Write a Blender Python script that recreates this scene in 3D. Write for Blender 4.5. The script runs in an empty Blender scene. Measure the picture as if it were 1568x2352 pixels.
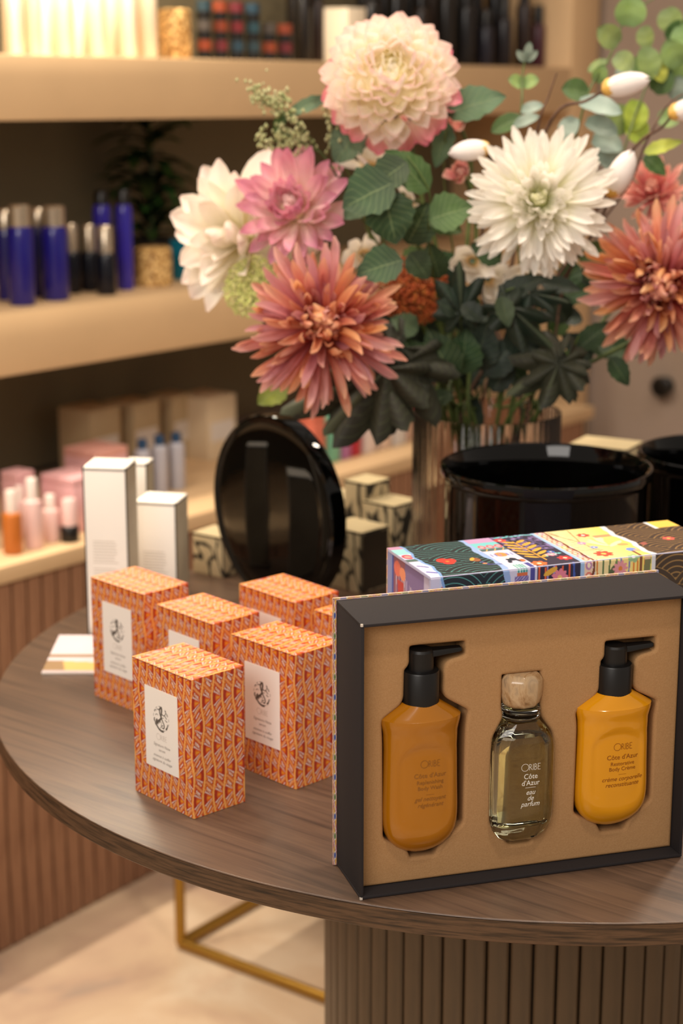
import bpy, math, random
import numpy as np
from mathutils import Vector, Matrix
random.seed(7)
scene = bpy.context.scene
C = scene.collection
# ------------------------------------------------------------------ camera
TZ = 0.76                       # table top height
FPX, PITCH, CZ = 4227.2, math.radians(14.2916), TZ + 0.6681
cam_d = bpy.data.cameras.new('camera')
cam = bpy.data.objects.new('camera', cam_d)
C.objects.link(cam)
cam.location = (0, 0, CZ)
cam.rotation_euler = (math.pi / 2 - PITCH, 0, 0)
cam_d.sensor_fit = 'VERTICAL'
cam_d.sensor_height = 36
cam_d.lens = FPX / 2352 * 36
cam_d.clip_start = .05
cam_d.dof.use_dof = True
cam_d.dof.focus_distance = 1.50
cam_d.dof.aperture_fstop = 5.4
scene.camera = cam
# ------------------------------------------------------------------ light
scene.view_settings.view_transform = 'Standard'
scene.view_settings.look = 'None'
scene.view_settings.gamma = 1
scene.view_settings.use_curve_mapping = False
scene.view_settings.exposure = 0.42
w = bpy.data.worlds.new('world'); scene.world = w
w.use_nodes = True
w.node_tree.nodes['Background'].inputs[0].default_value = (1.0, .86, .73, 1)
w.node_tree.nodes['Background'].inputs[1].default_value = .30

def area(name, loc, aim, size, power, col=(1, .86, .70), sy=None):
    l = bpy.data.lights.new(name, 'AREA'); l.energy = power; l.color = col
    l.size = size
    if sy: l.shape = 'RECTANGLE'; l.size_y = sy
    else: l.shape = 'DISK'
    o = bpy.data.objects.new(name, l); C.objects.link(o)
    o.location = loc
    o.rotation_euler = (Vector(aim) - Vector(loc)).to_track_quat('-Z', 'Y').to_euler()
    return o
area('added_front_key', (-.9, -.9, 2.3), (.1, 1.6, .85), 1.5, 29, (1, .93, .86), 1.1)  # added large soft key from the front left, source unseen
area('ceiling_lamp_a', (.35, 1.55, 2.75), (.2, 1.75, .8), .22, 15)
area('ceiling_lamp_b', (-.75, 1.7, 2.75), (-.5, 2.2, .5), .22, 9)
area('ceiling_lamp_c', (.9, 2.6, 2.75), (.5, 2.2, .8), .22, 10)
area('ceiling_lamp_d', (.55, .6, 2.75), (.4, 1.2, .8), .18, 7)
area('ceiling_lamp_e', (-1.0, 2.3, 2.7), (-.75, 3.1, .9), .25, 14)

# ------------------------------------------------------------------ helpers
def lin(h, k=1.0):
    h = h.lstrip('#')
    r = [int(h[i:i + 2], 16) / 255 for i in (0, 2, 4)]
    return tuple(((c / 12.92) if c <= .04045 else ((c + .055) / 1.055) ** 2.4) * k for c in r)

def ray(px, py):
    r, u = (px - 784) / FPX, -(py - 1176) / FPX
    c, s = math.cos(PITCH), math.sin(PITCH)
    return Vector((r, c + u * s, -s + u * c))
CO = Vector((0, 0, CZ))
def at_y(px, py, y):
    d = ray(px, py); return CO + d * (y / d.y)
def at_z(px, py, z):
    d = ray(px, py); return CO + d * ((z - CZ) / d.z)
# shelf wall frame: s along the wall, t into it
SA = math.radians(36.4)
SU, SN = Vector((math.sin(SA), math.cos(SA), 0)), Vector((-math.cos(SA), math.sin(SA), 0))
SP = Vector((-.5513, 2.7035, 0))
SROT = math.pi / 2 - SA
def sp(s, t, z): return SP + SU * s + SN * t + Vector((0, 0, z))
def at_t(px, py, t):
    d = ray(px, py); k = ((SP + SN * t - CO).dot(SN)) / d.dot(SN)
    P = CO + d * k
    return (P - SP).dot(SU), P.z

MATS = {}
def mat(name, col=(.5, .5, .5), rough=.5, metal=0., spec=.5, coat=0., trans=0., ior=1.45, noise=0., nscale=40., bump=0., sub=0., sheen=0., emis=None):
    if name in MATS: return MATS[name]
    m = bpy.data.materials.new(name); m.use_nodes = True
    nt = m.node_tree; b = nt.nodes['Principled BSDF']
    if isinstance(col, str): col = lin(col)
    b.inputs['Base Color'].default_value = (*col, 1)
    b.inputs['Roughness'].default_value = rough
    b.inputs['Metallic'].default_value = metal
    b.inputs['Specular IOR Level'].default_value = spec
    b.inputs['Coat Weight'].default_value = coat
    b.inputs['Coat Roughness'].default_value = .05
    b.inputs['Transmission Weight'].default_value = trans
    b.inputs['IOR'].default_value = ior
    if sub:
        b.inputs['Subsurface Weight'].default_value = sub
        b.inputs['Subsurface Radius'].default_value = (.01, .005, .003)
        b.inputs['Subsurface Scale'].default_value = .4
    if noise or bump:
        tc = nt.nodes.new('ShaderNodeTexCoord')
        n = nt.nodes.new('ShaderNodeTexNoise'); n.inputs['Scale'].default_value = nscale; n.inputs['Detail'].default_value = 4
        nt.links.new(tc.outputs['Object'], n.inputs['Vector'])
        if noise:
            r = nt.nodes.new('ShaderNodeValToRGB')
            r.color_ramp.elements[0].position = .3; r.color_ramp.elements[1].position = .7
            r.color_ramp.elements[0].color = (*[c * (1 - noise) for c in col], 1)
            r.color_ramp.elements[1].color = (*[min(1, c * (1 + noise)) for c in col], 1)
            nt.links.new(n.outputs['Fac'], r.inputs[0]); nt.links.new(r.outputs[0], b.inputs['Base Color'])
        if bump:
            bp = nt.nodes.new('ShaderNodeBump'); bp.inputs['Strength'].default_value = bump; bp.inputs['Distance'].default_value = .001
            nt.links.new(n.outputs['Fac'], bp.inputs['Height']); nt.links.new(bp.outputs[0], b.inputs['Normal'])
    MATS[name] = m
    return m

def ramp_mat(name, cols, scale=(1, 1, 1), rot=(0, 0, 0), nscale=5., detail=6., dist=0., rough=.5, coat=0., bump=.0, pos=None, rough_t=0., spec=.5):
    """procedural stained/grained surface: stretched noise through a colour ramp"""
    if name in MATS: return MATS[name]
    m = bpy.data.materials.new(name); m.use_nodes = True; nt = m.node_tree; b = nt.nodes['Principled BSDF']
    tc = nt.nodes.new('ShaderNodeTexCoord'); mp = nt.nodes.new('ShaderNodeMapping')
    mp0 = nt.nodes.new('ShaderNodeMapping'); mp0.inputs['Rotation'].default_value = rot
    mp.inputs['Scale'].default_value = scale
    n = nt.nodes.new('ShaderNodeTexNoise'); n.inputs['Scale'].default_value = nscale; n.inputs['Detail'].default_value = detail
    n.inputs['Distortion'].default_value = dist; n.inputs['Roughness'].default_value = .6
    r = nt.nodes.new('ShaderNodeValToRGB'); cr = r.color_ramp
    k = len(cols)
    while len(cr.elements) < k: cr.elements.new(.5)
    for i, c in enumerate(cols):
        cr.elements[i].position = pos[i] if pos else .28 + .44 * i / (k - 1)
        cr.elements[i].color = (*lin(c), 1)
    L = nt.links
    L.new(tc.outputs['Object'], mp0.inputs[0]); L.new(mp0.outputs[0], mp.inputs[0]); L.new(mp.outputs[0], n.inputs['Vector'])
    L.new(n.outputs['Fac'], r.inputs[0]); L.new(r.outputs[0], b.inputs['Base Color'])
    b.inputs['Roughness'].default_value = rough; b.inputs['Coat Weight'].default_value = coat; b.inputs['Specular IOR Level'].default_value = spec
    if bump:
        bp = nt.nodes.new('ShaderNodeBump'); bp.inputs['Strength'].default_value = bump; bp.inputs['Distance'].default_value = .0006
        L.new(n.outputs['Fac'], bp.inputs['Height']); L.new(bp.outputs[0], b.inputs['Normal'])
    MATS[name] = m
    return m

def print_mat(name, rough=.45, coat=0.):
    if name in MATS: return MATS[name]
    m = bpy.data.materials.new(name); m.use_nodes = True; nt = m.node_tree; b = nt.nodes['Principled BSDF']
    a = nt.nodes.new('ShaderNodeAttribute'); a.attribute_name = 'Col'
    nt.links.new(a.outputs['Color'], b.inputs['Base Color'])
    b.inputs['Roughness'].default_value = rough; b.inputs['Coat Weight'].default_value = coat
    MATS[name] = m
    return m

def petal_mat(name, stops, rough=.55, var=.10, trans=.25):
    """stops: (pos, hex) from petal base to tip"""
    if name in MATS: return MATS[name]
    m = bpy.data.materials.new(name); m.use_nodes = True; nt = m.node_tree; b = nt.nodes['Principled BSDF']; L = nt.links
    uv = nt.nodes.new('ShaderNodeUVMap'); uv.uv_map = 'UVMap'
    sx = nt.nodes.new('ShaderNodeSeparateXYZ'); L.new(uv.outputs[0], sx.inputs[0])
    r = nt.nodes.new('ShaderNodeValToRGB'); cr = r.color_ramp
    while len(cr.elements) < len(stops): cr.elements.new(.5)
    for i, (p, c) in enumerate(stops): cr.elements[i].position = p; cr.elements[i].color = (*lin(c), 1)
    L.new(sx.outputs[1], r.inputs[0])
    oi = nt.nodes.new('ShaderNodeObjectInfo')
    hs = nt.nodes.new('ShaderNodeHueSaturation')
    mr = nt.nodes.new('ShaderNodeMapRange'); mr.inputs[3].default_value = 1 - var; mr.inputs[4].default_value = 1 + var
    mh = nt.nodes.new('ShaderNodeMapRange'); mh.inputs[3].default_value = .5 - var * .12; mh.inputs[4].default_value = .5 + var * .12
    L.new(oi.outputs['Random'], mr.inputs[0]); L.new(mr.outputs[0], hs.inputs['Value'])
    L.new(oi.outputs['Random'], mh.inputs[0]); L.new(mh.outputs[0], hs.inputs['Hue'])
    # fine lengthwise veins
    n = nt.nodes.new('ShaderNodeTexNoise'); mp = nt.nodes.new('ShaderNodeMapping'); mp.inputs['Scale'].default_value = (18, 1.5, 1)
    L.new(uv.outputs[0], mp.inputs[0]); L.new(mp.outputs[0], n.inputs['Vector']); n.inputs['Scale'].default_value = 1.6
    ms = nt.nodes.new('ShaderNodeMapRange'); ms.inputs[3].default_value = .8; ms.inputs[4].default_value = 1.2
    L.new(n.outputs['Fac'], ms.inputs[0]); L.new(ms.outputs[0], hs.inputs['Saturation'])
    L.new(r.outputs[0], hs.inputs['Color']); L.new(hs.outputs[0], b.inputs['Base Color'])
    b.inputs['Roughness'].default_value = rough
    tr = nt.nodes.new('ShaderNodeBsdfTranslucent'); mx = nt.nodes.new('ShaderNodeMixShader'); mx.inputs[0].default_value = trans
    L.new(hs.outputs[0], tr.inputs[0]); L.new(b.outputs[0], mx.inputs[1]); L.new(tr.outputs[0], mx.inputs[2])
    L.new(mx.outputs[0], nt.nodes['Material Output'].inputs[0])
    MATS[name] = m
    return m

def empty(name, label, cat, loc=(0, 0, 0), rz=0., group=None, rot=None):
    o = bpy.data.objects.new(name, None); C.objects.link(o); o.empty_display_size = .02
    o.location = loc; o.rotation_euler = rot if rot else (0, 0, rz)
    o['label'] = label; o['category'] = cat
    if group: o['group'] = group
    return o
def tag(o, label, cat, group=None):
    o['label'] = label; o['category'] = cat
    if group: o['group'] = group
    return o
def copy_tree(o, parent=None):
    c = o.copy(); C.objects.link(c)
    if parent: c.parent = parent
    for ch in list(KIDS.get(o.name, [])): copy_tree(ch, c)
    return c
KIDS = {}
def link(name, me, m=None, parent=None, M=None):
    o = bpy.data.objects.new(name, me); C.objects.link(o)
    if m is not None and not me.materials: me.materials.append(m)
    if parent is not None:
        o.parent = parent; KIDS.setdefault(parent.name, []).append(o)
    if M is not None: o.matrix_local = M
    return o

class MB:
    def __init__(s): s.v = []; s.f = []
    def add(s, v, f):
        n = len(s.v); s.v += [tuple(p) for p in v]; s.f += [tuple(i + n for i in q) for q in f]; return s
    def box(s, x0, x1, y0, y1, z0, z1):
        return s.add([(x0, y0, z0), (x1, y0, z0), (x1, y1, z0), (x0, y1, z0), (x0, y0, z1), (x1, y0, z1), (x1, y1, z1), (x0, y1, z1)],
                     [(0, 3, 2, 1), (4, 5, 6, 7), (0, 1, 5, 4), (1, 2, 6, 5), (2, 3, 7, 6), (3, 0, 4, 7)])
    def prism(s, poly, z0, z1):      # poly in xy
        n = len(poly)
        v = [(x, y, z0) for x, y in poly] + [(x, y, z1) for x, y in poly]
        return s.add(v, [tuple(range(n - 1, -1, -1)), tuple(range(n, 2 * n))] + [(i, (i + 1) % n, n + (i + 1) % n, n + i) for i in range(n)])
    def lathe(s, prof, n=40, c=(0, 0), mod=None):
        v = []; k = len(prof)
        for r, z in prof:
            for j in range(n):
                a = 2 * math.pi * j / n; rr = r * (mod(j) if mod else 1)
                v.append((c[0] + rr * math.cos(a), c[1] + rr * math.sin(a), z))
        f = [(i * n + j, i * n + (j + 1) % n, (i + 1) * n + (j + 1) % n, (i + 1) * n + j) for i in range(k - 1) for j in range(n)]
        if prof[0][0] > 1e-6: f.append(tuple(range(n - 1, -1, -1)))
        if prof[-1][0] > 1e-6: f.append(tuple((k - 1) * n + j for j in range(n)))
        return s.add(v, f)
    def loft(s, rings, caps=True):
        n = len(rings[0]); v = [p for r in rings for p in r]; k = len(rings)
        f = [(i * n + j, i * n + (j + 1) % n, (i + 1) * n + (j + 1) % n, (i + 1) * n + j) for i in range(k - 1) for j in range(n)]
        if caps: f += [tuple(range(n - 1, -1, -1)), tuple((k - 1) * n + j for j in range(n))]
        return s.add(v, f)
    def tube(s, pts, rad, n=7):
        pts = [Vector(p) for p in pts]; rings = []; up = Vector((.3, .2, 1)).normalized()
        for i, p in enumerate(pts):
            t = (pts[min(i + 1, len(pts) - 1)] - pts[max(i - 1, 0)]).normalized()
            a = t.cross(up)
            if a.length < .05: a = t.cross(Vector((1, 0, 0)))
            a.normalize(); b = t.cross(a)
            r = rad[i] if hasattr(rad, '__len__') else rad
            rings.append([tuple(p + a * (r * math.cos(2 * math.pi * j / n)) + b * (r * math.sin(2 * math.pi * j / n))) for j in range(n)])
        return s.loft(rings)
    def mesh(s, name, smooth=None):
        me = bpy.data.meshes.new(name); me.from_pydata(s.v, [], s.f); me.update()
        if smooth:
            me.shade_smooth(); me.set_sharp_from_angle(angle=math.radians(smooth))
        return me
    def build(s, name, m=None, parent=None, smooth=None, bevel=0., seg=2, M=None):
        me = s.mesh(name, None)
        if bevel:
            import bmesh
            bm = bmesh.new(); bm.from_mesh(me)
            es = [e for e in bm.edges if len(e.link_faces) == 2 and e.calc_face_angle(0) > .5]
            bmesh.ops.bevel(bm, geom=es, offset=bevel, segments=seg, affect='EDGES', profile=.5)
            bm.to_mesh(me); bm.free()
            if not smooth: smooth = 35
        if smooth: me.shade_smooth(); me.set_sharp_from_angle(angle=math.radians(smooth))
        return link(name, me, m, parent, M)

def catmull(P, n=6):
    P = [Vector(p) for p in P]; out = []
    for i in range(len(P) - 1):
        a = P[max(i - 1, 0)]; b = P[i]; c = P[i + 1]; d = P[min(i + 2, len(P) - 1)]
        for j in range(n):
            t = j / n
            out.append(.5 * ((2 * b) + (c - a) * t + (2 * a - 5 * b + 4 * c - d) * t * t + (3 * b - a - 3 * c + d) * t ** 3))
    out.append(P[-1]); return out

def grid_mesh(name, o, u, v, nu, nv, fn, m, parent=None, extra=None):
    """printed sheet: grid of small faces coloured from fn(U,V) (metres along u and v)"""
    o, u, v = (np.array(a, float) for a in (o, u, v))
    lu, lv = np.linalg.norm(u), np.linalg.norm(v)
    A, B = np.meshgrid(np.linspace(0, 1, nu + 1), np.linspace(0, 1, nv + 1))
    P = o + A[..., None] * u + B[..., None] * v
    if extra is not None: P = extra(P, A, B)
    col = fn(A * lu, B * lv)
    me = bpy.data.meshes.new(name)
    me.vertices.add(P.shape[0] * P.shape[1]); me.vertices.foreach_set('co', P.reshape(-1))
    i, j = np.meshgrid(np.arange(nu), np.arange(nv)); b = (j * (nu + 1) + i).ravel()
    q = np.stack([b, b + 1, b + nu + 2, b + nu + 1], 1)
    me.loops.add(q.size); me.loops.foreach_set('vertex_index', q.ravel().astype(np.int32))
    me.polygons.add(len(q)); me.polygons.foreach_set('loop_start', (np.arange(len(q)) * 4).astype(np.int32))
    me.update(calc_edges=True)
    ca = me.color_attributes.new('Col', 'FLOAT_COLOR', 'POINT')
    cc = np.concatenate([col.reshape(-1, 3), np.ones((col.size // 3, 1))], 1)
    ca.data.foreach_set('color', cc.ravel().astype(np.float32))
    me.validate()
    return link(name, me, m, parent)

def text_mesh(body, size, shear=0., spacing=1., xs=1.):
    cu = bpy.data.curves.new('lettering', 'FONT'); cu.body = body; cu.size = size; cu.align_x = 'CENTER'
    cu.shear = shear; cu.space_character = spacing; cu.resolution_u = 3
    o = bpy.data.objects.new('tmp', cu); C.objects.link(o)
    dg = bpy.context.evaluated_depsgraph_get()
    me = bpy.data.meshes.new_from_object(o.evaluated_get(dg))
    bpy.data.objects.remove(o)
    v = [(p.co.x * xs, p.co.y) for p in me.vertices]; f = [tuple(p.vertices) for p in me.polygons]
    bpy.data.meshes.remove(me)
    return v, f
def stroke(pts, w0, w1=None, n=6):
    """flat tapered ribbon through 2-D points"""
    w1 = w0 if w1 is None else w1
    P = catmull([(x, y, 0) for x, y in pts], n) if len(pts) > 2 else [Vector((x, y, 0)) for x, y in pts]
    v = []; f = []
    for i, p in enumerate(P):
        t = (P[min(i + 1, len(P) - 1)] - P[max(i - 1, 0)]).normalized(); nn = Vector((-t.y, t.x, 0)); w_ = (w0 + (w1 - w0) * i / (len(P) - 1)) / 2
        v += [tuple((p + nn * w_))[:2], tuple((p - nn * w_))[:2]]
        if i: f.append((2 * i - 2, 2 * i - 1, 2 * i + 1, 2 * i))
    return v, f
def circ(cx, cy, r, w_, a0=0, a1=360, n=28):
    v = []; f = []
    for i in range(n + 1):
        a = math.radians(a0 + (a1 - a0) * i / n)
        v += [(cx + (r + w_ / 2) * math.cos(a), cy + (r + w_ / 2) * math.sin(a)), (cx + (r - w_ / 2) * math.cos(a), cy + (r - w_ / 2) * math.sin(a))]
        if i: f.append((2 * i - 2, 2 * i - 1, 2 * i + 1, 2 * i))
    return v, f
def logo(h, lw):
    """thin wordmark: wide round O then narrow R I B E, height h, centred on x"""
    parts = [circ(.62 * h, .5 * h, .60 * h, lw)]
    def L(*p, n=6): parts.append(stroke([(x * h, y * h) for x, y in p], lw, n=n))
    x = 1.36
    L((x, 0), (x, 1)); parts.append(circ((x + .06) * h, .74 * h, .25 * h, lw, -90, 90, 10)); L((x, .99), (x + .1, .99)); L((x, .49), (x + .1, .49)); L((x + .12, .49), (x + .46, 0))
    x = 1.98; L((x, 0), (x, 1))
    x = 2.2; L((x, 0), (x, 1)); parts.append(circ((x + .08) * h, .76 * h, .23 * h, lw, -90, 90, 10)); parts.append(circ((x + .1) * h, .265 * h, .26 * h, lw, -90, 90, 10)); L((x, .99), (x + .1, .99)); L((x, .52), (x + .1, .52)); L((x, 0), (x + .1, 0))
    x = 2.78; L((x, 0), (x, 1)); L((x, .99), (x + .42, .99)); L((x, .52), (x + .34, .52)); L((x, .01), (x + .42, .01))
    return [([(a - 1.6 * h, b) for a, b in v], f) for v, f in parts]
def flat(mb, vf, cx, cz, yfn, mirror=1):
    """place flat 2-D shapes on a face standing in x-z; yfn(x,z) gives depth"""
    v, f = vf
    mb.add([(cx + a, yfn(cx + a, cz + b), cz + b) for a, b in v], f)

# ------------------------------------------------------------------ room
plaster = ramp_mat('wall_paint', ['#8d7b6c', '#97857a'], nscale=3, rough=.8)
shelfwall = ramp_mat('shelf_back_paint', ['#675f49', '#70674f'], nscale=3, rough=.75)
floor_m = ramp_mat('washed_floor', ['#8a8078', '#bc9e86', '#ceb395', '#dac5aa', '#c8a88c'], scale=(1, 1, 1), nscale=2.6, detail=5, dist=.6, rough=.55, pos=[.28, .38, .5, .62, .74])
o = MB().box(-4, 5, -2, 8, -.05, 0).build('floor', floor_m); o['kind'] = 'structure'
SHW = -.022                      # the boards run very slightly downhill along the wall
def zs(z0, s): return z0 + SHW * s
S_END, TF, TB = 2.02, .14, .47
Msh = Matrix.Translation(SP) @ Matrix.Rotation(SROT, 4, 'Z')      # local x = s, local y = t
def sbox(mb, s0, s1, t0, t1, z0, z1, tilt=True):
    k = SHW if tilt else 0
    mb.add([(s0, t0, z0 + k * s0), (s1, t0, z0 + k * s1), (s1, t1, z0 + k * s1), (s0, t1, z0 + k * s0),
            (s0, t0, z1 + k * s0), (s1, t0, z1 + k * s1), (s1, t1, z1 + k * s1), (s0, t1, z1 + k * s0)],
           [(0, 3, 2, 1), (4, 5, 6, 7), (0, 1, 5, 4), (1, 2, 6, 5), (2, 3, 7, 6), (3, 0, 4, 7)]); return mb
mb = MB(); mb.box(-2.2, S_END + .14, TB + .02, TB + .12, 0, 2.9)
o = mb.build('wall_back', plaster, M=Msh); o['kind'] = 'structure'
mb = MB(); mb.box(S_END + .15, S_END + .25, -2.6, TB + .12, 0, 2.9)
o = mb.build('wall_right', plaster, M=Msh); o['kind'] = 'structure'

tan = mat('tan_laminate', '#d0af86', .55, noise=.03, nscale=8)
unit = empty('shelving_unit', 'tan built-in wall shelving with thick boards behind the flower table', 'shelving', SP, SROT)
Z_UP, Z_LO = TZ + .657, TZ + .251       # board top heights at s = 0
sbox(MB(), -1.9, S_END, TF, TB, Z_UP - .103, Z_UP).build('shelf', tan, unit, bevel=.002)
sbox(MB(), -1.9, S_END, TF, TB, Z_LO - .103, Z_LO).build('shelf', tan, unit, bevel=.002)
sbox(MB(), -1.9, S_END, TF, TB, Z_UP + .42, Z_UP + .52).build('shelf', tan, unit, bevel=.002)
MB().box(S_END, S_END + .13, TF, TB, 0, 2.75).build('side_panel', tan, unit, bevel=.002)
MB().box(-1.9, S_END, TB - .004, TB + .016, TZ - .12, 2.75).build('back_panel', shelfwall, unit)
# LED strip under the top board lights the upper compartment
mb = sbox(MB(), -1.2, .75, TF + .02, TF + .04, Z_UP + .408, Z_UP + .419)
o = mb.build('light_strip', mat('led_housing', '#f5e9d8', .4), unit)
area('shelf_strip_lamp', sp(-.05, TF + .03, Z_UP + .38), sp(-.05, TF + .10, Z_UP), 1.5, 17, (1, .88, .70), .02)

cab = empty('base_cabinet', 'low brown fluted cabinet with a tan worktop under the shelves', 'cabinet', SP, SROT)
Z_CT = TZ - .117
brown = ramp_mat('brown_slat_wood', ['#75503a', '#90674c', '#a87e60'], scale=(12, 12, .6), nscale=9, rough=.5)
S_CE = 1.93
sbox(MB(), -.9, S_CE, 0, TB - .005, Z_CT - .028, Z_CT).build('worktop', tan, cab, bevel=.002)
sbox(MB(), -.88, S_CE - .01, .02, TB - .01, .0, Z_CT - .029, True).build('carcass', mat('cabinet_dark', '#3a2418', .6), cab)
slat = MB().box(-.0135, .0135, -.0, .014, 0, 1).mesh('cabinet_slat')
slat.materials.append(brown)
s = -.86
while s < S_CE - .03:
    o = bpy.data.objects.new('slat', slat); C.objects.link(o); o.parent = cab
    o.matrix_local = Matrix.Translation((s, .005, .004 + max(0, 0))) @ Matrix.Diagonal((1, 1, zs(Z_CT, s) - .034, 1))
    s += .0325

# ------------------------------------------------------------------ table
TX, TY, TR = .2150, 1.9023, .5848
wood = ramp_mat('dark_walnut_top', ['#3c2f27', '#4f3d31', '#5b4638', '#654e3d', '#46372d'], scale=(1.3, 26, 1), rot=(0, 0, math.radians(38)), nscale=4.6, detail=10, dist=.7, rough=.33, pos=[.25, .4, .52, .66, .78], bump=.12, spec=.5)
edge = ramp_mat('dark_walnut_edge', ['#20170f', '#43301f', '#604630', '#34251a'], scale=(5, 5, 90), nscale=4, detail=8, dist=.3, rough=.4, pos=[.3, .44, .58, .72], bump=.2)
pedm = ramp_mat('pedestal_wood', ['#46382a', '#54432f', '#5e4a34'], scale=(10, 10, 1.2), nscale=6, rough=.42)
tab = empty('round_table', 'round dark wood display table on a fluted drum pedestal', 'table', (TX, TY, 0))
n = 200
top = MB().lathe([(0, TZ - .0005), (TR - .0012, TZ - .0005), (TR - .0004, TZ - .0008), (TR - .0001, TZ - .0016)], n).build('table_top', wood, tab, smooth=60)
top.location.z = .0005
MB().lathe([(TR, TZ - .0016), (TR, TZ - .0195), (TR - .001, TZ - .0205), (.02, TZ - .0205)], n).build('edge_band', edge, tab, smooth=40)
PR = .234
MB().lathe([(PR - .012, .0), (PR - .012, TZ - .021)], 90).build('pedestal', mat('pedestal_core', '#1d150f', .7), tab, smooth=40)
NS = 62
aw = math.pi / NS * .90
prof = [(PR - .013, -aw), (PR - .002, -aw), (PR, -aw * .8), (PR + .0004, 0), (PR, aw * .8), (PR - .002, aw), (PR - .013, aw)]
poly = [(r * math.cos(a), r * math.sin(a)) for r, a in prof]
sl = MB().prism(poly, .002, TZ - .0215).mesh('pedestal_slat'); sl.materials.append(pedm)
for k in range(NS):
    o = bpy.data.objects.new('slat', sl); C.objects.link(o); o.parent = tab
    o.rotation_euler = (0, 0, 2 * math.pi * k / NS)
# gold frame stool/side table behind
g = mat('brushed_brass', '#b08a3e', .35, metal=.9)
A, B = at_z(415, 2165, 0.01), at_z(745, 2290, 0.01)
fr = empty('side_table', 'low side table with thin brass tube frame, half hidden behind the round table', 'side table', (A.x, A.y, 0))
B2 = A + (B - A) * 1.5; d = (B2 - A); nn = Vector((-d.y, d.x, 0)).normalized() * .30
hh = .44
def tub(name, p, q, r=.009):
    MB().tube([Vector(p) - Vector((A.x, A.y, 0)), Vector(q) - Vector((A.x, A.y, 0))], r, 8).build(name, g, fr, smooth=50)
U = Vector((0, 0, hh))
for P in (A, B2, A + nn, B2 + nn): tub('leg', P, P + U)
for P, Q in ((A, B2), (A + nn, B2 + nn), (A, A + nn), (B2, B2 + nn)): tub('base_rail', P, Q); tub('top_rail', P + U, Q + U)
q = [(p - Vector((A.x, A.y, 0))) for p in (A, B2, B2 + nn, A + nn)]
MB().prism([(p.x, p.y) for p in q], hh + .019, hh + .034).build('table_top', mat('side_table_top', '#6b4c35', .4), fr)

# ------------------------------------------------------------------ orange cartons
def srgb(*c): return np.array([((x / 255 / 12.92) if x / 255 <= .04045 else ((x / 255 + .055) / 1.055) ** 2.4) for x in c])
PERIOD = .046
def orange(X, Y, cw):
    off = .0015 * np.sin(2 * np.pi * Y / PERIOD)
    xi = (X - off) / cw; col = np.floor(xi); fx = xi - col; dx = fx * cw
    ph = (Y / PERIOD) % 1.0
    odd = (col.astype(int) % 2)[..., None]
    out = np.where(odd == 0, srgb(212, 92, 38), srgb(222, 122, 40)) * np.ones(X.shape + (3,))
    # slanted bars
    sgn = np.where((ph > .25) & (ph < .75), -1., 1.)
    yy = Y + sgn * dx * .95
    b = (yy / .0076) % 1.0
    def put(m, c):
        out[m] = srgb(*c)
    put(b < .34, (233, 150, 86)); put((b >= .34) & (b < .40), (170, 58, 28)); put((b >= .94), (170, 58, 28))
    cap = (b > .52) & (b < .84) & (fx > .24) & (fx < .80)
    put(cap, (168, 60, 48)); put((b > .58) & (b < .78) & (fx > .30) & (fx < .74), (236, 205, 196))
    # fans at the bulges of the wavy lines
    for c0, flip in ((.25, False), (.75, True)):
        dy = ((ph - c0 + .5) % 1.0 - .5) * PERIOD
        ax = (cw - dx) if flip else dx
        r = np.hypot(ax, dy); an = np.degrees(np.arctan2(np.abs(dy), ax + 1e-6))
        put((an < 52) & (r < cw * 1.02), (222, 170, 140))
        put((an < 44) & (r < cw * 1.02), (168, 62, 40)); put((an < 39) & (r < cw), (224, 190, 180))
        put((an < 31) & (r < cw), (219, 98, 34)); put((an < 31) & (r > cw * .66) & (r < cw), (172, 54, 30)); put((an < 12) & (r > cw * .25) & (r < cw * .58), (232, 150, 40))
    e = np.abs(fx - np.round(fx)) * cw
    put(e < .00145, (203, 84, 34)); put(e < .00112, (238, 160, 76)); put(e < .0004, (244, 180, 104))
    return out
OW, OD, OH = .0883, .0591, .130
pm = print_mat('printed_carton', .42)
body_meshes = []
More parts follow.
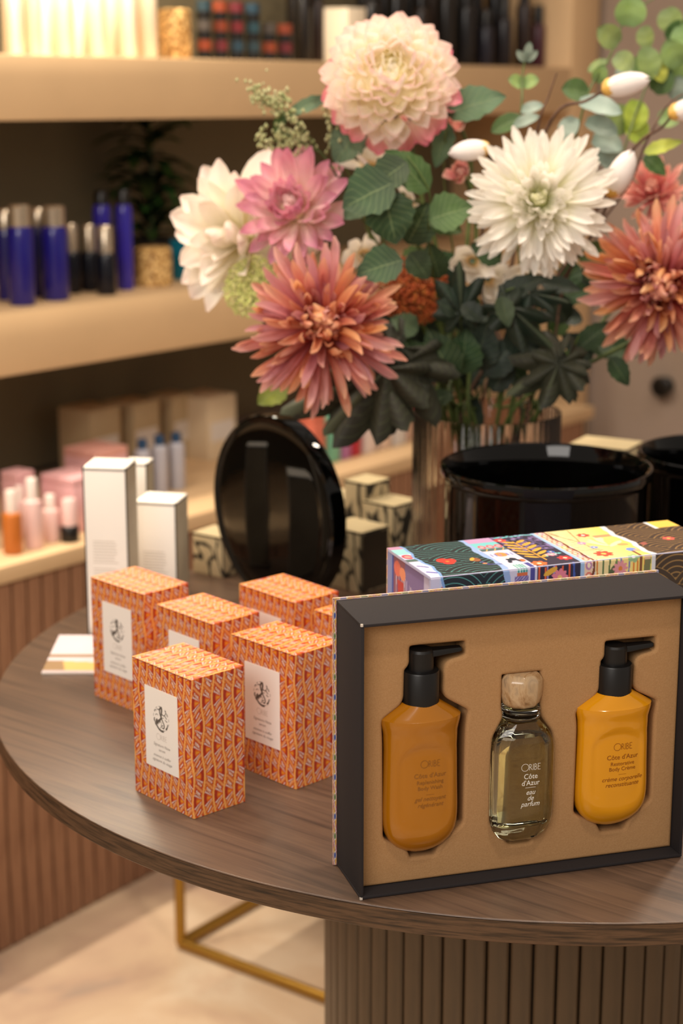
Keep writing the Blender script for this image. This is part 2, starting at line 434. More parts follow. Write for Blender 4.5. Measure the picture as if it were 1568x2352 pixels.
def carton_mesh():
    """front (-Y) and right (+X) faces plus lid carry the print; origin at base centre"""
    x0, x1, y0, y1 = -OW / 2, OW / 2, -OD / 2, OD / 2
    cwf, cwr = OW / 8, OD / 5
    def top(A, B):
        c = orange(A, B + .003, cwf)
        c[(A > OW - .0042) & (A < OW - .0036)] *= .25
        return c
    def front(A, B):
        c = orange(A, -B, cwf); c[B > OH - .0009] *= .3; return c
    right = lambda A, B: orange(A, -B + .004, cwr)
    parts = [grid_mesh('f', (x0, y0, 0), (OW, 0, 0), (0, 0, OH), 150, 230, front, pm),
             grid_mesh('r', (x1, y0, 0), (0, OD, 0), (0, 0, OH), 105, 230, right, pm),
             grid_mesh('t', (x0, y0, OH), (OW, 0, 0), (0, OD, 0), 150, 90, top, pm),
             grid_mesh('l', (x0, y1, 0), (0, -OD, 0), (0, 0, OH), 20, 40, right, pm),
             grid_mesh('b', (x1, y1, 0), (-OW, 0, 0), (0, 0, OH), 30, 40, front, pm),
             grid_mesh('u', (x0, y1, 0), (OW, 0, 0), (0, -OD, 0), 2, 2, right, pm)]
    import bmesh
    bm = bmesh.new()
    for p in parts: bm.from_mesh(p.data)
    me = bpy.data.meshes.new('carton_body'); bm.to_mesh(me); bm.free(); me.materials.append(pm)
    for p in parts: bpy.data.objects.remove(p)
    # soften the vertical and lid edges a touch
    n = len(me.vertices); co = np.empty(n * 3); me.vertices.foreach_get('co', co); co = co.reshape(-1, 3)
    r = .0014
    h = np.array([OW / 2, OD / 2]); c = co.copy()
    for ax, hi in ((0, OW / 2), (1, OD / 2)):
        other = 1 - ax; ho = h[other]
        near = np.clip((np.abs(co[:, other]) - (ho - r)) / r, 0, 1)
        on = np.abs(np.abs(co[:, ax]) - hi) < 1e-6
        c[on, ax] -= np.sign(co[on, ax]) * (1 - np.sqrt(1 - .999 * near[on] ** 2)) * r * .3
    me.vertices.foreach_set('co', c.ravel()); me.update()
    return me
cb = carton_mesh()
white_lab = mat('label_paper', '#fdf6ee', .5)
ink = mat('grey_ink', '#8a8178', .6)
inkd = mat('dark_ink', '#625b54', .6)
inkl = mat('pale_ink', '#c4b8ae', .6)
LX0, LX1, LZ0, LZ1 = OW * .215 - OW / 2, OW * .765 - OW / 2, OH * .25, OH * .835
yf = -OD / 2
lab_me = MB().box(LX0, LX1, yf - .00025, yf - .00002, LZ0, LZ1).mesh('label'); lab_me.materials.append(white_lab)
lcx = (LX0 + LX1) / 2
# round emblem: a rearing sea-goat figure in a ring of curls
mb = MB(); ez = LZ1 - .0265; R_ = .0118
Y = lambda x, z: yf - .00032
E_ = [([(.0, .0112), (-.002, .008), (-.0015, .004), (.0005, .0005), (.0022, -.002), (.0045, -.0055), (.0035, -.0085), (.001, -.008)], .0020, .0011),
      ([(.0, .0112), (.001, .0085), (.0005, .005), (-.0002, .001)], .0028, .0016), ([(-.001, .0085), (-.0045, .0078), (-.0065, .0082)], .0013, .0006),
      ([(-.0002, .0005), (-.0022, -.002), (-.0048, -.0038), (-.0062, -.0062)], .0018, .0034), ([(-.0058, -.0015), (-.0075, -.004), (-.0068, -.0075), (-.0035, -.0105), (.0005, -.0117), (.0035, -.0112)], .0016, .0022),
      ([(.0008, .005), (.0035, .0038), (.0055, .0048), (.0070, .0072)], .0011, .0006), ([(.0052, .0046), (.0072, .0025), (.0088, .0018)], .0012, .0006), ([(.0060, .0090), (.0082, .0062), (.0095, .0040)], .0010, .0007),
      ([(.0060, .0005), (.0078, -.0008), (.0092, -.0006)], .0010, .0006), ([(.0096, -.003), (.0088, -.0062), (.0068, -.0088)], .0008, .0022), ([(-.0095, .0045), (-.0082, .0068), (-.0066, .0060)], .0007, .0005),
      ([(-.0100, -.001), (-.0098, -.004), (-.0080, -.0078)], .0014, .0010), ([(-.0015, -.0095), (.001, -.0065), (.0030, -.0060)], .0006, .0010), ([(-.003, -.005), (-.001, -.003), (.0005, -.0045), (-.0005, -.007)], .0006, .0005),
      ([(-.0085, .0015), (-.0065, .003), (-.0045, .0022)], .0007, .0005), ([(.0, .002), (.002, .001), (.004, .002)], .0007, .0004)]
for pts, a, b in E_: flat(mb, stroke(pts, a * .95, b * .95, 5), lcx, ez, Y)
for a0 in range(95, 430, 24): flat(mb, circ(0, 0, R_ - .0004, .0004, a0, a0 + 14, 4), lcx, ez, Y)
emb_me = mb.mesh('emblem'); emb_me.materials.append(inkd)
mb = MB()
for vf in logo(.0048, .0003): flat(mb, vf, lcx, LZ1 - .0472, Y)
logo_me = mb.mesh('lettering'); logo_me.materials.append(inkl)
mb = MB()
for t_, z_, s_, sh in (('Signature Note', .0540, .0040, .2), ('serum', .0585, .0038, .2), ('essence \u00e0 coiffer', .0645, .0038, .35), ('signature du visage', .0690, .0038, .35)):
    flat(mb, text_mesh(t_, s_, sh), lcx, LZ1 - z_, Y)
let_me = mb.mesh('lettering'); let_me.materials.append(ink)
OB = [(-.1309, 1.5163, .8371, 'orange patterned carton standing frontmost, nearest the front edge of the round table'),
      (-.0422, 1.5832, .7984, 'orange patterned carton whose right side touches the edge of the open gift box'),
      (-.1994, 1.7737, .8005, 'orange patterned carton standing leftmost, just in front of the tall white cartons'),
      (-.1233, 1.6757, .8291, 'orange patterned carton in the middle of the group, behind the frontmost one'),
      (-.0467, 1.7454, .8453, 'orange patterned carton farthest back, below the standing black disc'),
      (.0020, 1.6700, .83, 'orange patterned carton almost hidden behind the left edge of the gift box')]
for i, (x, y, a, lb) in enumerate(OB):
    # x,y = near vertical edge; local X=(cos,-sin), Y=(sin,cos)
    if i == 5:
        L_ = at_z(720, 1401.5, TZ + OH); x, y = L_.x + math.cos(a) * OW, L_.y - math.sin(a) * OW
    cx = x - math.cos(a) * OW / 2 + math.sin(a) * OD / 2; cy = y + math.sin(a) * OW / 2 + math.cos(a) * OD / 2
    t = empty('carton', lb, 'box', (cx, cy, TZ + .0004), -a, 'orange patterned cartons on the table')
    link('body', cb, None, t); l_ = link('label_panel', lab_me, None, t)
    link('emblem', emb_me, None, l_); link('wordmark', logo_me, None, l_); link('lettering', let_me, None, l_)

# ------------------------------------------------------------------ white cartons
card = mat('white_card', '#faf4ea', .5)
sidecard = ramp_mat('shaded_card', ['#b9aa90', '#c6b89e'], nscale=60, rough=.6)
def white_carton(x, y, a, w_, h, lb):
    cx = x - math.cos(a) * w_ / 2 + math.sin(a) * w_ / 2; cy = y + math.sin(a) * w_ / 2 + math.cos(a) * w_ / 2
    t = empty('slim_carton', lb, 'box', (cx, cy, TZ + .0004), -a, 'slim white cartons on the table')
    hw = w_ / 2
    MB().box(-hw, hw, -hw, hw, 0, h).build('body', card, t, bevel=.0008)
    e = .0008
    mb = MB()
    for s0 in (-1, 1):
        mb.box(s0 * hw - e, s0 * hw + e, -hw - e / 2, -hw + e, 0, h)
    mb.box(-hw, hw, -hw - .0004, -hw + e, h - .0035, h - .0022)
    mb.box(hw - e, hw + .0004, -hw, hw, h - .0035, h - .0022)
    mb.build('border_line', mat('black_edge', '#3a352c', .6), t)
    MB().box(hw, hw + .0002, -hw + .002, hw - .001, .002, h - .004).build('side_sheet', sidecard, t)  # white card's right side toned darker, shade put into its colour
    mb = MB(); rr = random.Random(3); z = h * .56
    for i in range(14):
        if i == 8: z -= .004
        mb.box(-hw + .009, -hw + .009 + w_ * (.5 + .1 * rr.random()), -hw - .0002, -hw, z, z + .0009); z -= .0036
    mb.build('small_print', mat('faint_ink', '#c9c0b4', .6), t)
white_carton(-.2453, 2.0383, .1323, .0499, .200, 'taller slim white carton with thin black edge lines')
white_carton(-.1965, 2.1106, .2102, .0499, .141, 'shorter slim white carton with thin black edge lines')
P = at_y(322, 1062, 2.205)
white_carton(P.x + .008, 2.198, .2, .030, P.z - TZ, 'slim white carton mostly hidden behind the two white cartons')

# leaflet
a0 = at_z(97, 1546, TZ); b0 = at_z(218, 1549, TZ); c0 = at_z(148, 1462, TZ)
u = Vector((1, -.02, 0)); wv = .16
def leaf_print(A, B):
    c = np.ones(A.shape + (3,)) * srgb(214, 200, 205)
    A = A * 1000; B = B * 1000
    c[B < 8] = srgb(190, 175, 178); c[(B > 8) & (B < 40 - A * .1)] = srgb(226, 178, 100); c[(B > 40 - A * .12) & (B < 52)] = srgb(205, 195, 200)
    nz = np.sin(A * .35) * np.cos(B * .23 + A * .1)
    c[(A > 55) & (nz > .1) & (B > 30)] = srgb(150, 138, 132); c[(B > 52) & (B < 62) & (A < 60)] = srgb(150, 120, 90); c[(A < 26 - B * .2) & (B > 8) & (B < 40)] = srgb(150, 118, 78)
    return c
t = empty('leaflet', 'small colour printed leaflet lying flat beside the leftmost orange carton', 'leaflet', (a0.x + .07, a0.y + .06, TZ + .0006), .0)
MB().box(-.07, .07, -.065, .066, 0, .0018).build('pages', card, t)
grid_mesh('cover', (-.07, -.065, .0020), (.14, 0, 0), (0, .131, 0), 70, 65, leaf_print, pm, t)

# ------------------------------------------------------------------ gift box (open, on its side)
GW, GH, GD = .2846, .2317, .0683
gx = empty('gift_box', 'open black gift box standing on edge with a kraft insert holding three bottles', 'gift box', (.0153, 1.3569, TZ + .0006), .28947)
blk = mat('black_paperboard', '#2b2728', .75, spec=.25, noise=.05, nscale=900)
T = .0026; RC = .0150
MB().box(0, GW, 0, GD, GH - T, GH).build('top_wall', blk, gx, bevel=.0006)
MB().box(0, GW, 0, GD, 0, T).build('bottom_wall', blk, gx, bevel=.0006)
MB().box(0, T, 0, GD, T, GH - T).build('side_wall', blk, gx, bevel=.0005)
MB().box(GW - T, GW, 0, GD, T, GH - T).build('side_wall', blk, gx, bevel=.0005)
scuff = mat('scuffed_board', '#cfc4b8', .7)
MB().box(-.0004, .0014, -.0004, .0012, GH - .0016, GH + .0004).build('corner_scuff', scuff, gx)
MB().box(-.0004, .0016, -.0004, .0014, -.0002, .0018).build('corner_scuff', scuff, gx)
MB().box(-.0027, GW + .001, GD, GD + .0020, 0, GH + .0016).build('back_board', mat('blue_board', '#8f9cc4', .5), gx)
def chain(A, B):
    """narrow border print: pink band with blue, gold and green links"""
    c = np.ones(A.shape + (3,)) * srgb(196, 128, 132)
    L = np.where(A.max() > B.max(), A, B); K = np.where(A.max() > B.max(), B, A)
    km = K.max() / 2; v = (K - km) / km; p = (L / .0175) % 1.0; q = (L / .035) % 1.0
    wv_ = .55 * np.sin(L / .0175 * 2 * np.pi)
    c[np.abs(v - wv_) < .35] = srgb(232, 190, 90); c[np.abs(v + wv_) < .22] = srgb(238, 220, 214)
    e = ((p - .5) / .22) ** 2 + (v / .8) ** 2
    c[e < 1] = srgb(236, 222, 196); m = e < .5
    c[m & (q < .5)] = srgb(84, 104, 176); c[m & (q >= .5)] = srgb(120, 140, 90)
    return c
grid_mesh('border_print', (-.0027, GD - .0001, 0), (.0028, 0, 0), (0, 0, GH + .0016), 8, 420, chain, pm, gx)
grid_mesh('border_print', (-.0027, GD - .0002, GH + .0017), (GW + .003, 0, 0), (0, .0022, 0), 500, 6, chain, pm, gx)
grid_mesh('border_print', (-.0027, GD - .0001, GH), (GW + .003, 0, 0), (0, 0, .0017), 500, 5, chain, pm, gx)
grid_mesh('border_print', (-.0028, GD + .0020, 0), (0, -.0021, 0), (0, 0, GH + .0016), 6, 420, chain, pm, gx)
# kraft insert with cut-outs
def smooth_poly(P, n=3): return P
def rnd(poly, r, k=5):
    """round the corners of a 2-D polygon"""
    out = []; n = len(poly)
    for i in range(n):
        p0, p, p1 = (Vector((*poly[j % n], 0)) for j in (i - 1, i, i + 1))
        a, b = (p0 - p), (p1 - p); rr = min(r, a.length * .45, b.length * .45)
        A_, B_ = p + a.normalized() * rr, p + b.normalized() * rr
        for j in range(k + 1):
            t = j / k; q_ = A_ * (1 - t) ** 2 + p * 2 * t * (1 - t) + B_ * t * t; out.append((q_.x, q_.y))
    return out
mm = lambda L_: [(a / 1000 + .0022, b / 1000 - .0035) for a, b in L_]
hole1 = rnd(mm([(40, 211.5), (93, 211.5), (93, 194), (75, 191), (74, 165), (97, 151), (94, 138), (93, 50), (72, 34), (69, 24), (43, 24), (40, 33), (19, 45), (18, 132), (17, 150), (35.5, 163), (36, 190), (40, 194)]), .0055)
hole3 = rnd(mm([(209, 199.5), (260, 199.5), (260, 182), (242, 179), (241, 154), (264, 142), (261, 128), (261, 50), (241, 35), (238, 25), (212, 25), (208, 34), (186, 46), (186.5, 126), (184.5, 139), (205.5, 154), (206, 181), (209, 184)]), .0055)
hole2 = rnd(mm([(119, 179.5), (158.5, 179.5), (158.5, 140), (170, 124), (171, 48), (154, 32), (152, 24), (130, 24), (124, 32), (111.5, 48), (112, 124), (121, 141), (119, 148)]), .0045)
cu = bpy.data.curves.new('insert', 'CURVE'); cu.dimensions = '2D'; cu.fill_mode = 'BOTH'; cu.extrude = .0095; cu.bevel_depth = .0030; cu.bevel_resolution = 4
def spl(pts):
    s_ = cu.splines.new('POLY'); s_.points.add(len(pts) - 1); s_.use_cyclic_u = True
    for p, q in zip(s_.points, pts): p.co = (*q, 0, 1)
bv = .0030
spl([(T + bv, T + bv), (GW - T - bv, T + bv), (GW - T - bv, GH - T - bv), (T + bv, GH - T - bv)])
for h in (hole1, hole2, hole3):
    ar = sum(h[i][0] * h[(i + 1) % len(h)][1] - h[(i + 1) % len(h)][0] * h[i][1] for i in range(len(h)))
    spl(h[::-1] if ar > 0 else h)
ob = bpy.data.objects.new('tmp', cu); C.objects.link(ob)
me = bpy.data.meshes.new_from_object(ob.evaluated_get(bpy.context.evaluated_depsgraph_get())); bpy.data.objects.remove(ob)
kraft = ramp_mat('kraft_board', ['#a67e55', '#ac8459', '#b28a60'], nscale=850, detail=4, rough=.85, bump=.35, pos=[.3, .5, .7], spec=.2)
me.materials.clear(); me.materials.append(kraft); me.name = 'insert'
me.shade_smooth(); me.set_sharp_from_angle(angle=math.radians(32))
ins = link('insert', me, None, gx, Matrix.Translation((0, RC + .0125, 0)) @ Matrix.Rotation(math.pi / 2, 4, 'X'))
MB().box(T, GW - T, GD - .022, GD - .0205, T, GH - T).build('insert_back', kraft, gx)
CHZ = None

# pump bottles
gold = ramp_mat('amber_lotion_plastic', ['#a9690c', '#ae6e0e'], nscale=3, rough=.2, coat=.5)
goldb = ramp_mat('bright_amber_plastic', ['#dc930c', '#e29a10'], nscale=3, rough=.18, coat=.5)
blackp = mat('matt_black_plastic', '#131212', .38)
def interp(tab, z):
    for (z0, a), (z1, b) in zip(tab, tab[1:]):
        if z <= z1: return a + (b - a) * (z - z0) / (z1 - z0) if z > z0 else a
    return tab[-1][1]
def sprof(tab, z):
    """smooth piecewise profile"""
    k = (tab[-1][0] - tab[0][0]) * .012
    return sum(interp(tab, min(max(z + d * k, tab[0][0]), tab[-1][0])) for d in (-2, -1, 0, 1, 2)) / 5
def superring(hw, hd, z, n=48, e=2.6, y0=0., flatten=0.):
    out = []
    for j in range(n):
        a = 2 * math.pi * j / n; c, s_ = math.cos(a), math.sin(a)
        x = hw * math.copysign(abs(c) ** (2 / e), c); y = hd * math.copysign(abs(s_) ** (2 / e), s_)
        out.append((x, y0 + y, z))
    return out
def pump_bottle(lb, cx, zoff, sc, m, prt, inkmat, group):
    """cx, zoff in gift-box coordinates (m)"""
    t = empty('pump_bottle', lb, 'bottle', (0, 0, 0), 0, group)
    base = Matrix.Translation((.0153, 1.3569, TZ + .0006)) @ Matrix.Rotation(.28947, 4, 'Z') @ Matrix.Translation((cx, RC + .0035, zoff))
    t.matrix_world = base
    H = .1285 * sc[0]; kx = sc[1]
    wt = [(0, .0095), (.002, .0150), (.006, .0215), (.013, .0276), (.022, .0310), (.035, .0318), (.06, .0312), (.09, .0306), (.104, .0312), (.113, .0334), (.1166, .0336), (.1172, .0328), (.1230, .0245), (.1285, .0158)]
    dt = [(0, .0045), (.002, .0070), (.006, .0105), (.013, .0145), (.022, .0165), (.035, .0165), (.06, .0155), (.09, .0152), (.104, .0168), (.113, .0192), (.1166, .0195), (.1172, .0190), (.1285, .0147)]
    zs_ = sorted(set([0, .001, .002, .004, .006, .009, .012, .016, .02, .026, .032, .04, .05, .06, .07, .078, .082, .086, .09, .093, .096, .1, .104, .107, .11, .113, .1148, .1158, .1166, .1172, .119, .122, .1255, .1285]))
    ex = lambda z: interp([(0, 2.3), (.03, 2.7), (.085, 2.7), (.112, 2.15), (.1285, 2.0)], z)
    rings = []
    for z in zs_: rings.append(superring(interp(wt, z) * kx, interp(dt, z), z * sc[0], 88, ex(z)))
    def scoop(x, z):         # shallow arched panel pressed into the front
        zz = z / sc[0]; u_ = x / (.0225 * kx); top_ = .0985 - .012 * u_ * u_
        k1 = min(1, max(0, (top_ - zz) / .007)); k2 = min(1, max(0, (zz - (.016 + .012 * u_ * u_)) / .012)); k3 = min(1, max(0, (1.12 - abs(u_)) / .28))
        q_ = k1 * k2 * k3; return .0016 * q_ * q_ * (3 - 2 * q_)
    rings = [[(x, y + (scoop(x, z) if y < 0 else 0), z) for x, y, z in r_] for r_ in rings]
    b = MB().loft(rings).build('body', m, t, smooth=28)
    def ysurf(x, z):
        zz = min(max(z / sc[0], 0), .1285); hw, hd, e = interp(wt, zz) * kx, interp(dt, zz), ex(zz)
        q_ = min(.999, abs(x / hw)); return -hd * (1 - q_ ** e) ** (1 / e) - .00015 + scoop(x, z) * .93
    # collar, pump head, nozzle
    r = .0153 * kx * .98
    z0 = H - .0012
    ch = .0275 * sc[0]
    MB().lathe([(r, z0), (r, z0 + ch - .001), (r - .0006, z0 + ch), (.0115 * kx, z0 + ch + .0005)], 40).build('collar', blackp, t, smooth=40)
    r2 = .0103 * kx
    hd_ = MB().lathe([(r2, z0 + ch), (r2, z0 + ch + .0155 * sc[0]), (r2 - .0012, z0 + ch + .0175 * sc[0]), (.001, z0 + ch + .0178 * sc[0])], 44, mod=lambda j: 1 + .012 * (j % 2)).build('pump_head', blackp, t, smooth=30)
    zt = z0 + ch + .0165 * sc[0]
    rings = []
    for x, w_, h_ in ((.0, .0075, .0050), (.012, .0065, .0048), (.022, .0052, .0042), (.031, .0044, .0036), (.0335, .0040, .0030)):
        rings.append([(x, -w_ / 1, zt - h_ * 1.0), (x, w_, zt - h_), (x, w_ * .8, zt), (x, -w_ * .8, zt)])
    MB().loft(rings).build('nozzle', blackp, t, bevel=.0006)
    mb = MB()
    lx = .0045
    for vf in logo(.0052, .00035): flat(mb, vf, lx, .0765 * sc[0], ysurf)
    for s_, z_, h_, sh in prt: flat(mb, text_mesh(s_, h_, sh), lx, z_ * sc[0], ysurf)
    flat(mb, ([(-.0035, 0), (.0035, 0), (.0035, .0002), (-.0035, .0002)], [(0, 1, 2, 3)]), lx, .0527 * sc[0], ysurf)
    mb.build('lettering', inkmat, t)
    return t
pump_bottle('duller ochre pump bottle in the left cut-out of the gift box', .0553, .0292, (1.0, 1.0), gold,
            [("C\u00f4te d'Azur", .0675, .0055, 0), ('Replenishing', .0620, .0046, 0), ('Body Wash', .0570, .0046, 0), ('gel nettoyant', .0478, .0050, .35), ('r\u00e9g\u00e9n\u00e9rant', .0425, .0050, .35)],
            mat('ink_amber', '#8e5c28', .4), 'amber pump bottles in the gift box')
pump_bottle('brighter orange-yellow pump bottle in the right cut-out of the gift box', .2238, .0315, (.915, 1.0), goldb,
            [("C\u00f4te d'Azur", .0675, .0057, 0), ('Restorative', .0615, .0047, 0), ('Body Cr\u00e8me', .0565, .0047, 0), ('cr\u00e8me corporelle', .0470, .0052, .35), ('reconstituante', .0415, .0052, .35)],
            mat('ink_brown', '#8a4a12', .4), 'amber pump bottles in the gift box')

# perfume bottle
glass = mat('clear_glass', '#f6f8ee', .02, trans=1., ior=1.47)
liq = mat('pale_perfume', '#fbf7d6', .0, trans=1., ior=1.34)
t = empty('perfume_bottle', 'clear glass perfume bottle with a stone-look stopper in the middle of the gift box', 'bottle')
t.matrix_world = Matrix.Translation((.0153, 1.3569, TZ + .0006)) @ Matrix.Rotation(.28947, 4, 'Z') @ Matrix.Translation((.1418, RC + .0035, .0282))
def oct_ring(hw, hd, z, k=.42, kd=.42):
    cx_, cy_ = hw * k, hd * kd
    P = [(hw, -hd + cy_), (hw, hd - cy_), (hw - cx_, hd), (-hw + cx_, hd), (-hw, hd - cy_), (-hw, -hd + cy_), (-hw + cx_, -hd), (hw - cx_, -hd)]
    out = []
    for i in range(8):
        a, b = P[i], P[(i + 1) % 8]
        for j in range(3): out.append((a[0] + (b[0] - a[0]) * j / 3, a[1] + (b[1] - a[1]) * j / 3, z))
    return out
pw = [(0, .010, .006), (.0015, .0145, .009), (.005, .0200, .0125), (.011, .0242, .0155), (.019, .0262, .0165), (.03, .0268, .0168), (.08, .0266, .0168), (.088, .0256, .0165), (.095, .0226, .0155), (.1, .0188, .0148), (.1035, .0152, .0140), (.106, .0138, .0135)]
MB().loft([oct_ring(a, b, z) for z, a, b in pw]).build('bottle_glass', glass, t, bevel=.0012, seg=3, smooth=40)
lw = [(.014, .016, .009), (.0155, .0205, .0118), (.03, .0212, .0122), (.078, .0210, .0122), (.086, .0198, .0118), (.092, .0160, .0105)]
MB().loft([oct_ring(a, b, z, .5, .5) for z, a, b in lw]).build('perfume', liq, t, smooth=40)
MB().lathe([(.0115, .1055), (.0130, .1065), (.0158, .1075), (.0162, .1100), (.0140, .1115), (.0150, .1128), (.0162, .1140), (.0158, .1165), (.012, .1175)], 36).build('neck', glass, t, smooth=50)
stone = ramp_mat('marbled_stone', ['#54402f', '#a07c54', '#c0a27c', '#a38c70', '#5a4a3c'], scale=(1.2, 1.2, .45), nscale=48, detail=5, dist=1.5, rough=.22, coat=.4, pos=[.25, .4, .52, .66, .8])
mb = MB()
ring12 = lambda r, z, sx=1.: [(r * sx * math.cos(2 * math.pi * (j + .5) / 9), r * .92 * math.sin(2 * math.pi * (j + .5) / 9), z) for j in range(9)]
mb.loft([ring12(.0128, .1165), ring12(.0158, .1195), ring12(.0174, .1255), ring12(.0180, .133), ring12(.0178, .1400), ring12(.0140, .1450)])
mb.build('stopper', stone, t, bevel=.0012, seg=2, smooth=25)
mb = MB(); yp = lambda x, z: -.0171
for vf in logo(.0052, .00034): flat(mb, vf, .0035, .0660, yp)
for s_, z_, h_, sh in (('C\u00f4te', .0585, .0064, 0), ("d'Azur", .0528, .0064, 0), ('eau', .0447, .0062, .35), ('de', .0395, .0062, .35), ('parfum', .0345, .0062, .35)): flat(mb, text_mesh(s_, h_, sh, 1, .92), .0035, z_, yp)
flat(mb, ([(-.0045, 0), (.0045, 0), (.0045, .0003), (-.0045, .0003)], [(0, 1, 2, 3)]), .0035, .0507, yp)
mb.build('lettering', mat('white_ink', '#f2efe6', .5), t)

# ------------------------------------------------------------------ illustrated closed gift box
class Art:
    """tiny painter on sample arrays X,Y in mm"""
    def __init__(s, X, Y, base): s.X, s.Y = X, Y; s.c = np.ones(X.shape + (3,)) * srgb(*base)
    def m(s, mask, col): s.c[mask] = srgb(*col)
    def ell(s, cx, cy, rx, ry, col, ang=0., clip=None):
        a = math.radians(ang); dx, dy = s.X - cx, s.Y - cy
        u, v = dx * math.cos(a) + dy * math.sin(a), -dx * math.sin(a) + dy * math.cos(a)
        k = (u / rx) ** 2 + (v / ry) ** 2 < 1
        if clip is not None: k &= clip
        s.m(k, col)
    def line(s, x0, y0, x1, y1, w_, col, clip=None):
        dx, dy = x1 - x0, y1 - y0; L = dx * dx + dy * dy
        t = np.clip(((s.X - x0) * dx + (s.Y - y0) * dy) / L, 0, 1)
        k = np.hypot(s.X - x0 - t * dx, s.Y - y0 - t * dy) < w_ / 2
        if clip is not None: k &= clip
        s.m(k, col)
    def flower(s, cx, cy, r, n, col, mid, off=0):
        for i in range(n):
            a = 360 / n * i + off
            s.ell(cx + r * .6 * math.cos(math.radians(a)), cy + r * .6 * math.sin(math.radians(a)), r * .42, r * .42 * min(1, 5 / n), col, a)
        s.ell(cx, cy, r * .28, r * .28, mid)
    def waves(s, clip, bg, ln, x0, R=38., cs=58., rs=19., ring=5.4, lw=.75, y0=-6):
        for j in range(-1, 14):
            cy = y0 + j * rs; off = (j % 2) * cs / 2 + x0
            dx = (s.X - off + cs / 2) % cs - cs / 2
            d = np.hypot(dx, (s.Y - cy - R * .55)); k = clip & (d < R)
            s.m(k, bg); e_ = (R - d) % ring; e_ = np.minimum(e_, ring - e_)
            f_ = (np.clip(1.1 - e_ / (lw * .62), 0, 1) * .92)[..., None]; s.c[k] = (s.c * (1 - f_) + srgb(*ln) * f_)[k]
    def rib(s, x0, x1, amp=0., f=.09, ph=0.):
        w_ = amp * np.sin(s.Y * f + ph) + amp * .4 * np.sin(s.Y * f * 2.7 + ph)
        return (s.X > x0 + w_) & (s.X < x1 + w_)
IL, ID, IH = .2846, .1000, .2317
def art(A, B):
    """A along the length, B unrolled: 0..100 lid from back to front, 100.. front face downwards (mm)"""
    X, Y = A * 1000, B * 1000
    s_ = Art(X, Y, (205, 200, 222)); rr = random.Random(11)
    # pale lavender corner with small figures
    s_.m(s_.rib(-5, 14, 2), (196, 204, 232)); s_.m(X < 8, (206, 202, 226)); s_.m((X < 14) & (Y < 26), (150, 205, 208)); s_.m((X < 16) & (Y < 9), (186, 140, 170))
    s_.ell(6, 34, 5, 7, (196, 74, 90)); s_.ell(6, 34, 3, 4, (240, 150, 140)); s_.m((X < 12) & (Y > 42) & (Y < 50), (86, 110, 104)); s_.line(3, 64, 10, 70, 2, (92, 90, 160)); s_.line(4, 84, 15, 92, 3, (110, 106, 180)); s_.ell(12, 112, 3, 4, (200, 80, 70)); s_.flower(9, 122, 4.5, 4, (190, 60, 50), (220, 120, 70))
    # dark waves with teal lines
    k = s_.rib(13, 72, 1.6, .11)
    s_.waves(k, (40, 44, 48), (104, 178, 172), 20)
    s_.m(s_.rib(11, 13.4, 1.6, .11), (128, 164, 214))
    s_.m(s_.rib(69, 75, 1.6, .11), (150, 176, 222))
    for cx, cy in ((30, 55), (33, 62), (36, 58)): s_.ell(cx, cy, 5.4, 6.5, (212, 62, 52), 20)
    s_.ell(33, 59, 1.6, 2, (232, 130, 60)); s_.ell(58, 62, 4.5, 6, (150, 92, 60)); s_.ell(56, 60, 2, 5, (226, 168, 74), 30); s_.line(60, 70, 63, 80, 2.6, (74, 70, 130)); s_.line(63, 80, 78, 84, 2.2, (84, 84, 150)); s_.ell(61, 76, 2, 2, (216, 140, 90))
    # lavender strip with little scenes
    k = (X > 74) & (X < 100)
    s_.m(k & (Y < 14), (190, 150, 190)); s_.m(k & (Y >= 14) & (Y < 34), (120, 196, 200)); s_.m(k & (Y >= 34) & (Y < 42), (84, 106, 108)); s_.m(k & (Y >= 42), (208, 204, 226))
    for x_ in (80, 88, 96):
        s_.ell(x_, 28, 3.6, 5.5, (222, 92, 108)); s_.ell(x_, 28, 2, 3, (246, 176, 180)); s_.line(x_ - 2, 42, x_ + 2, 35, .9, (228, 184, 96))
    s_.ell(86, 55, 5.8, 6.5, (240, 144, 82)); s_.ell(88, 72, 5, 4.5, (40, 46, 62)); s_.ell(84, 78, 2, 5, (40, 46, 62), 20); s_.ell(93, 78, 2, 5, (40, 46, 62), -20); s_.ell(86, 66, 2.2, 4, (240, 224, 214)); s_.ell(96, 78, 2.4, 4, (226, 120, 70))
    for x_ in (77, 81, 85, 92, 96): s_.m((np.abs(X - x_) < .6) & (Y > 52) & (Y < 59), (104, 116, 186))
    s_.m((X > 80) & (X < 90) & (Y > 88) & (Y < 104), (72, 150, 150)); s_.m((X > 80) & (X < 90) & (Y > 88) & (Y < 104) & (((X - 80) % 2.6 < .7) | ((Y - 88) % 3.2 < .8)), (206, 226, 222))
    s_.m((X > 80) & (X < 90) & (Y >= 104) & (Y < 107), (210, 110, 70)); s_.m((X > 78) & (X < 91) & (Y >= 107), (112, 96, 158)); s_.m((X > 78) & (X < 91) & (Y >= 107) & ((X + Y) % 3 < .8), (190, 178, 214)); s_.m((X > 93) & (X < 97) & (Y > 86), (78, 76, 148))
    # dark violet garden
    k = (X > 99.5) & (X < 142)
    s_.m(k, (52, 46, 66))
    for i in range(150):
        x_, y_ = rr.uniform(100, 142), rr.uniform(0, 52); s_.ell(x_, y_, 2.2, 1.0, rr.choice([(150, 128, 178), (120, 100, 156), (96, 84, 130)]), rr.uniform(0, 90), k)
    for i in range(18): s_.ell(104 + i * 2.2, 3 + rr.uniform(-2, 2), 1.3, 1.3, (120, 202, 206), 0, k)
    s_.line(114, 20, 116, 84, 1.6, (216, 160, 56))
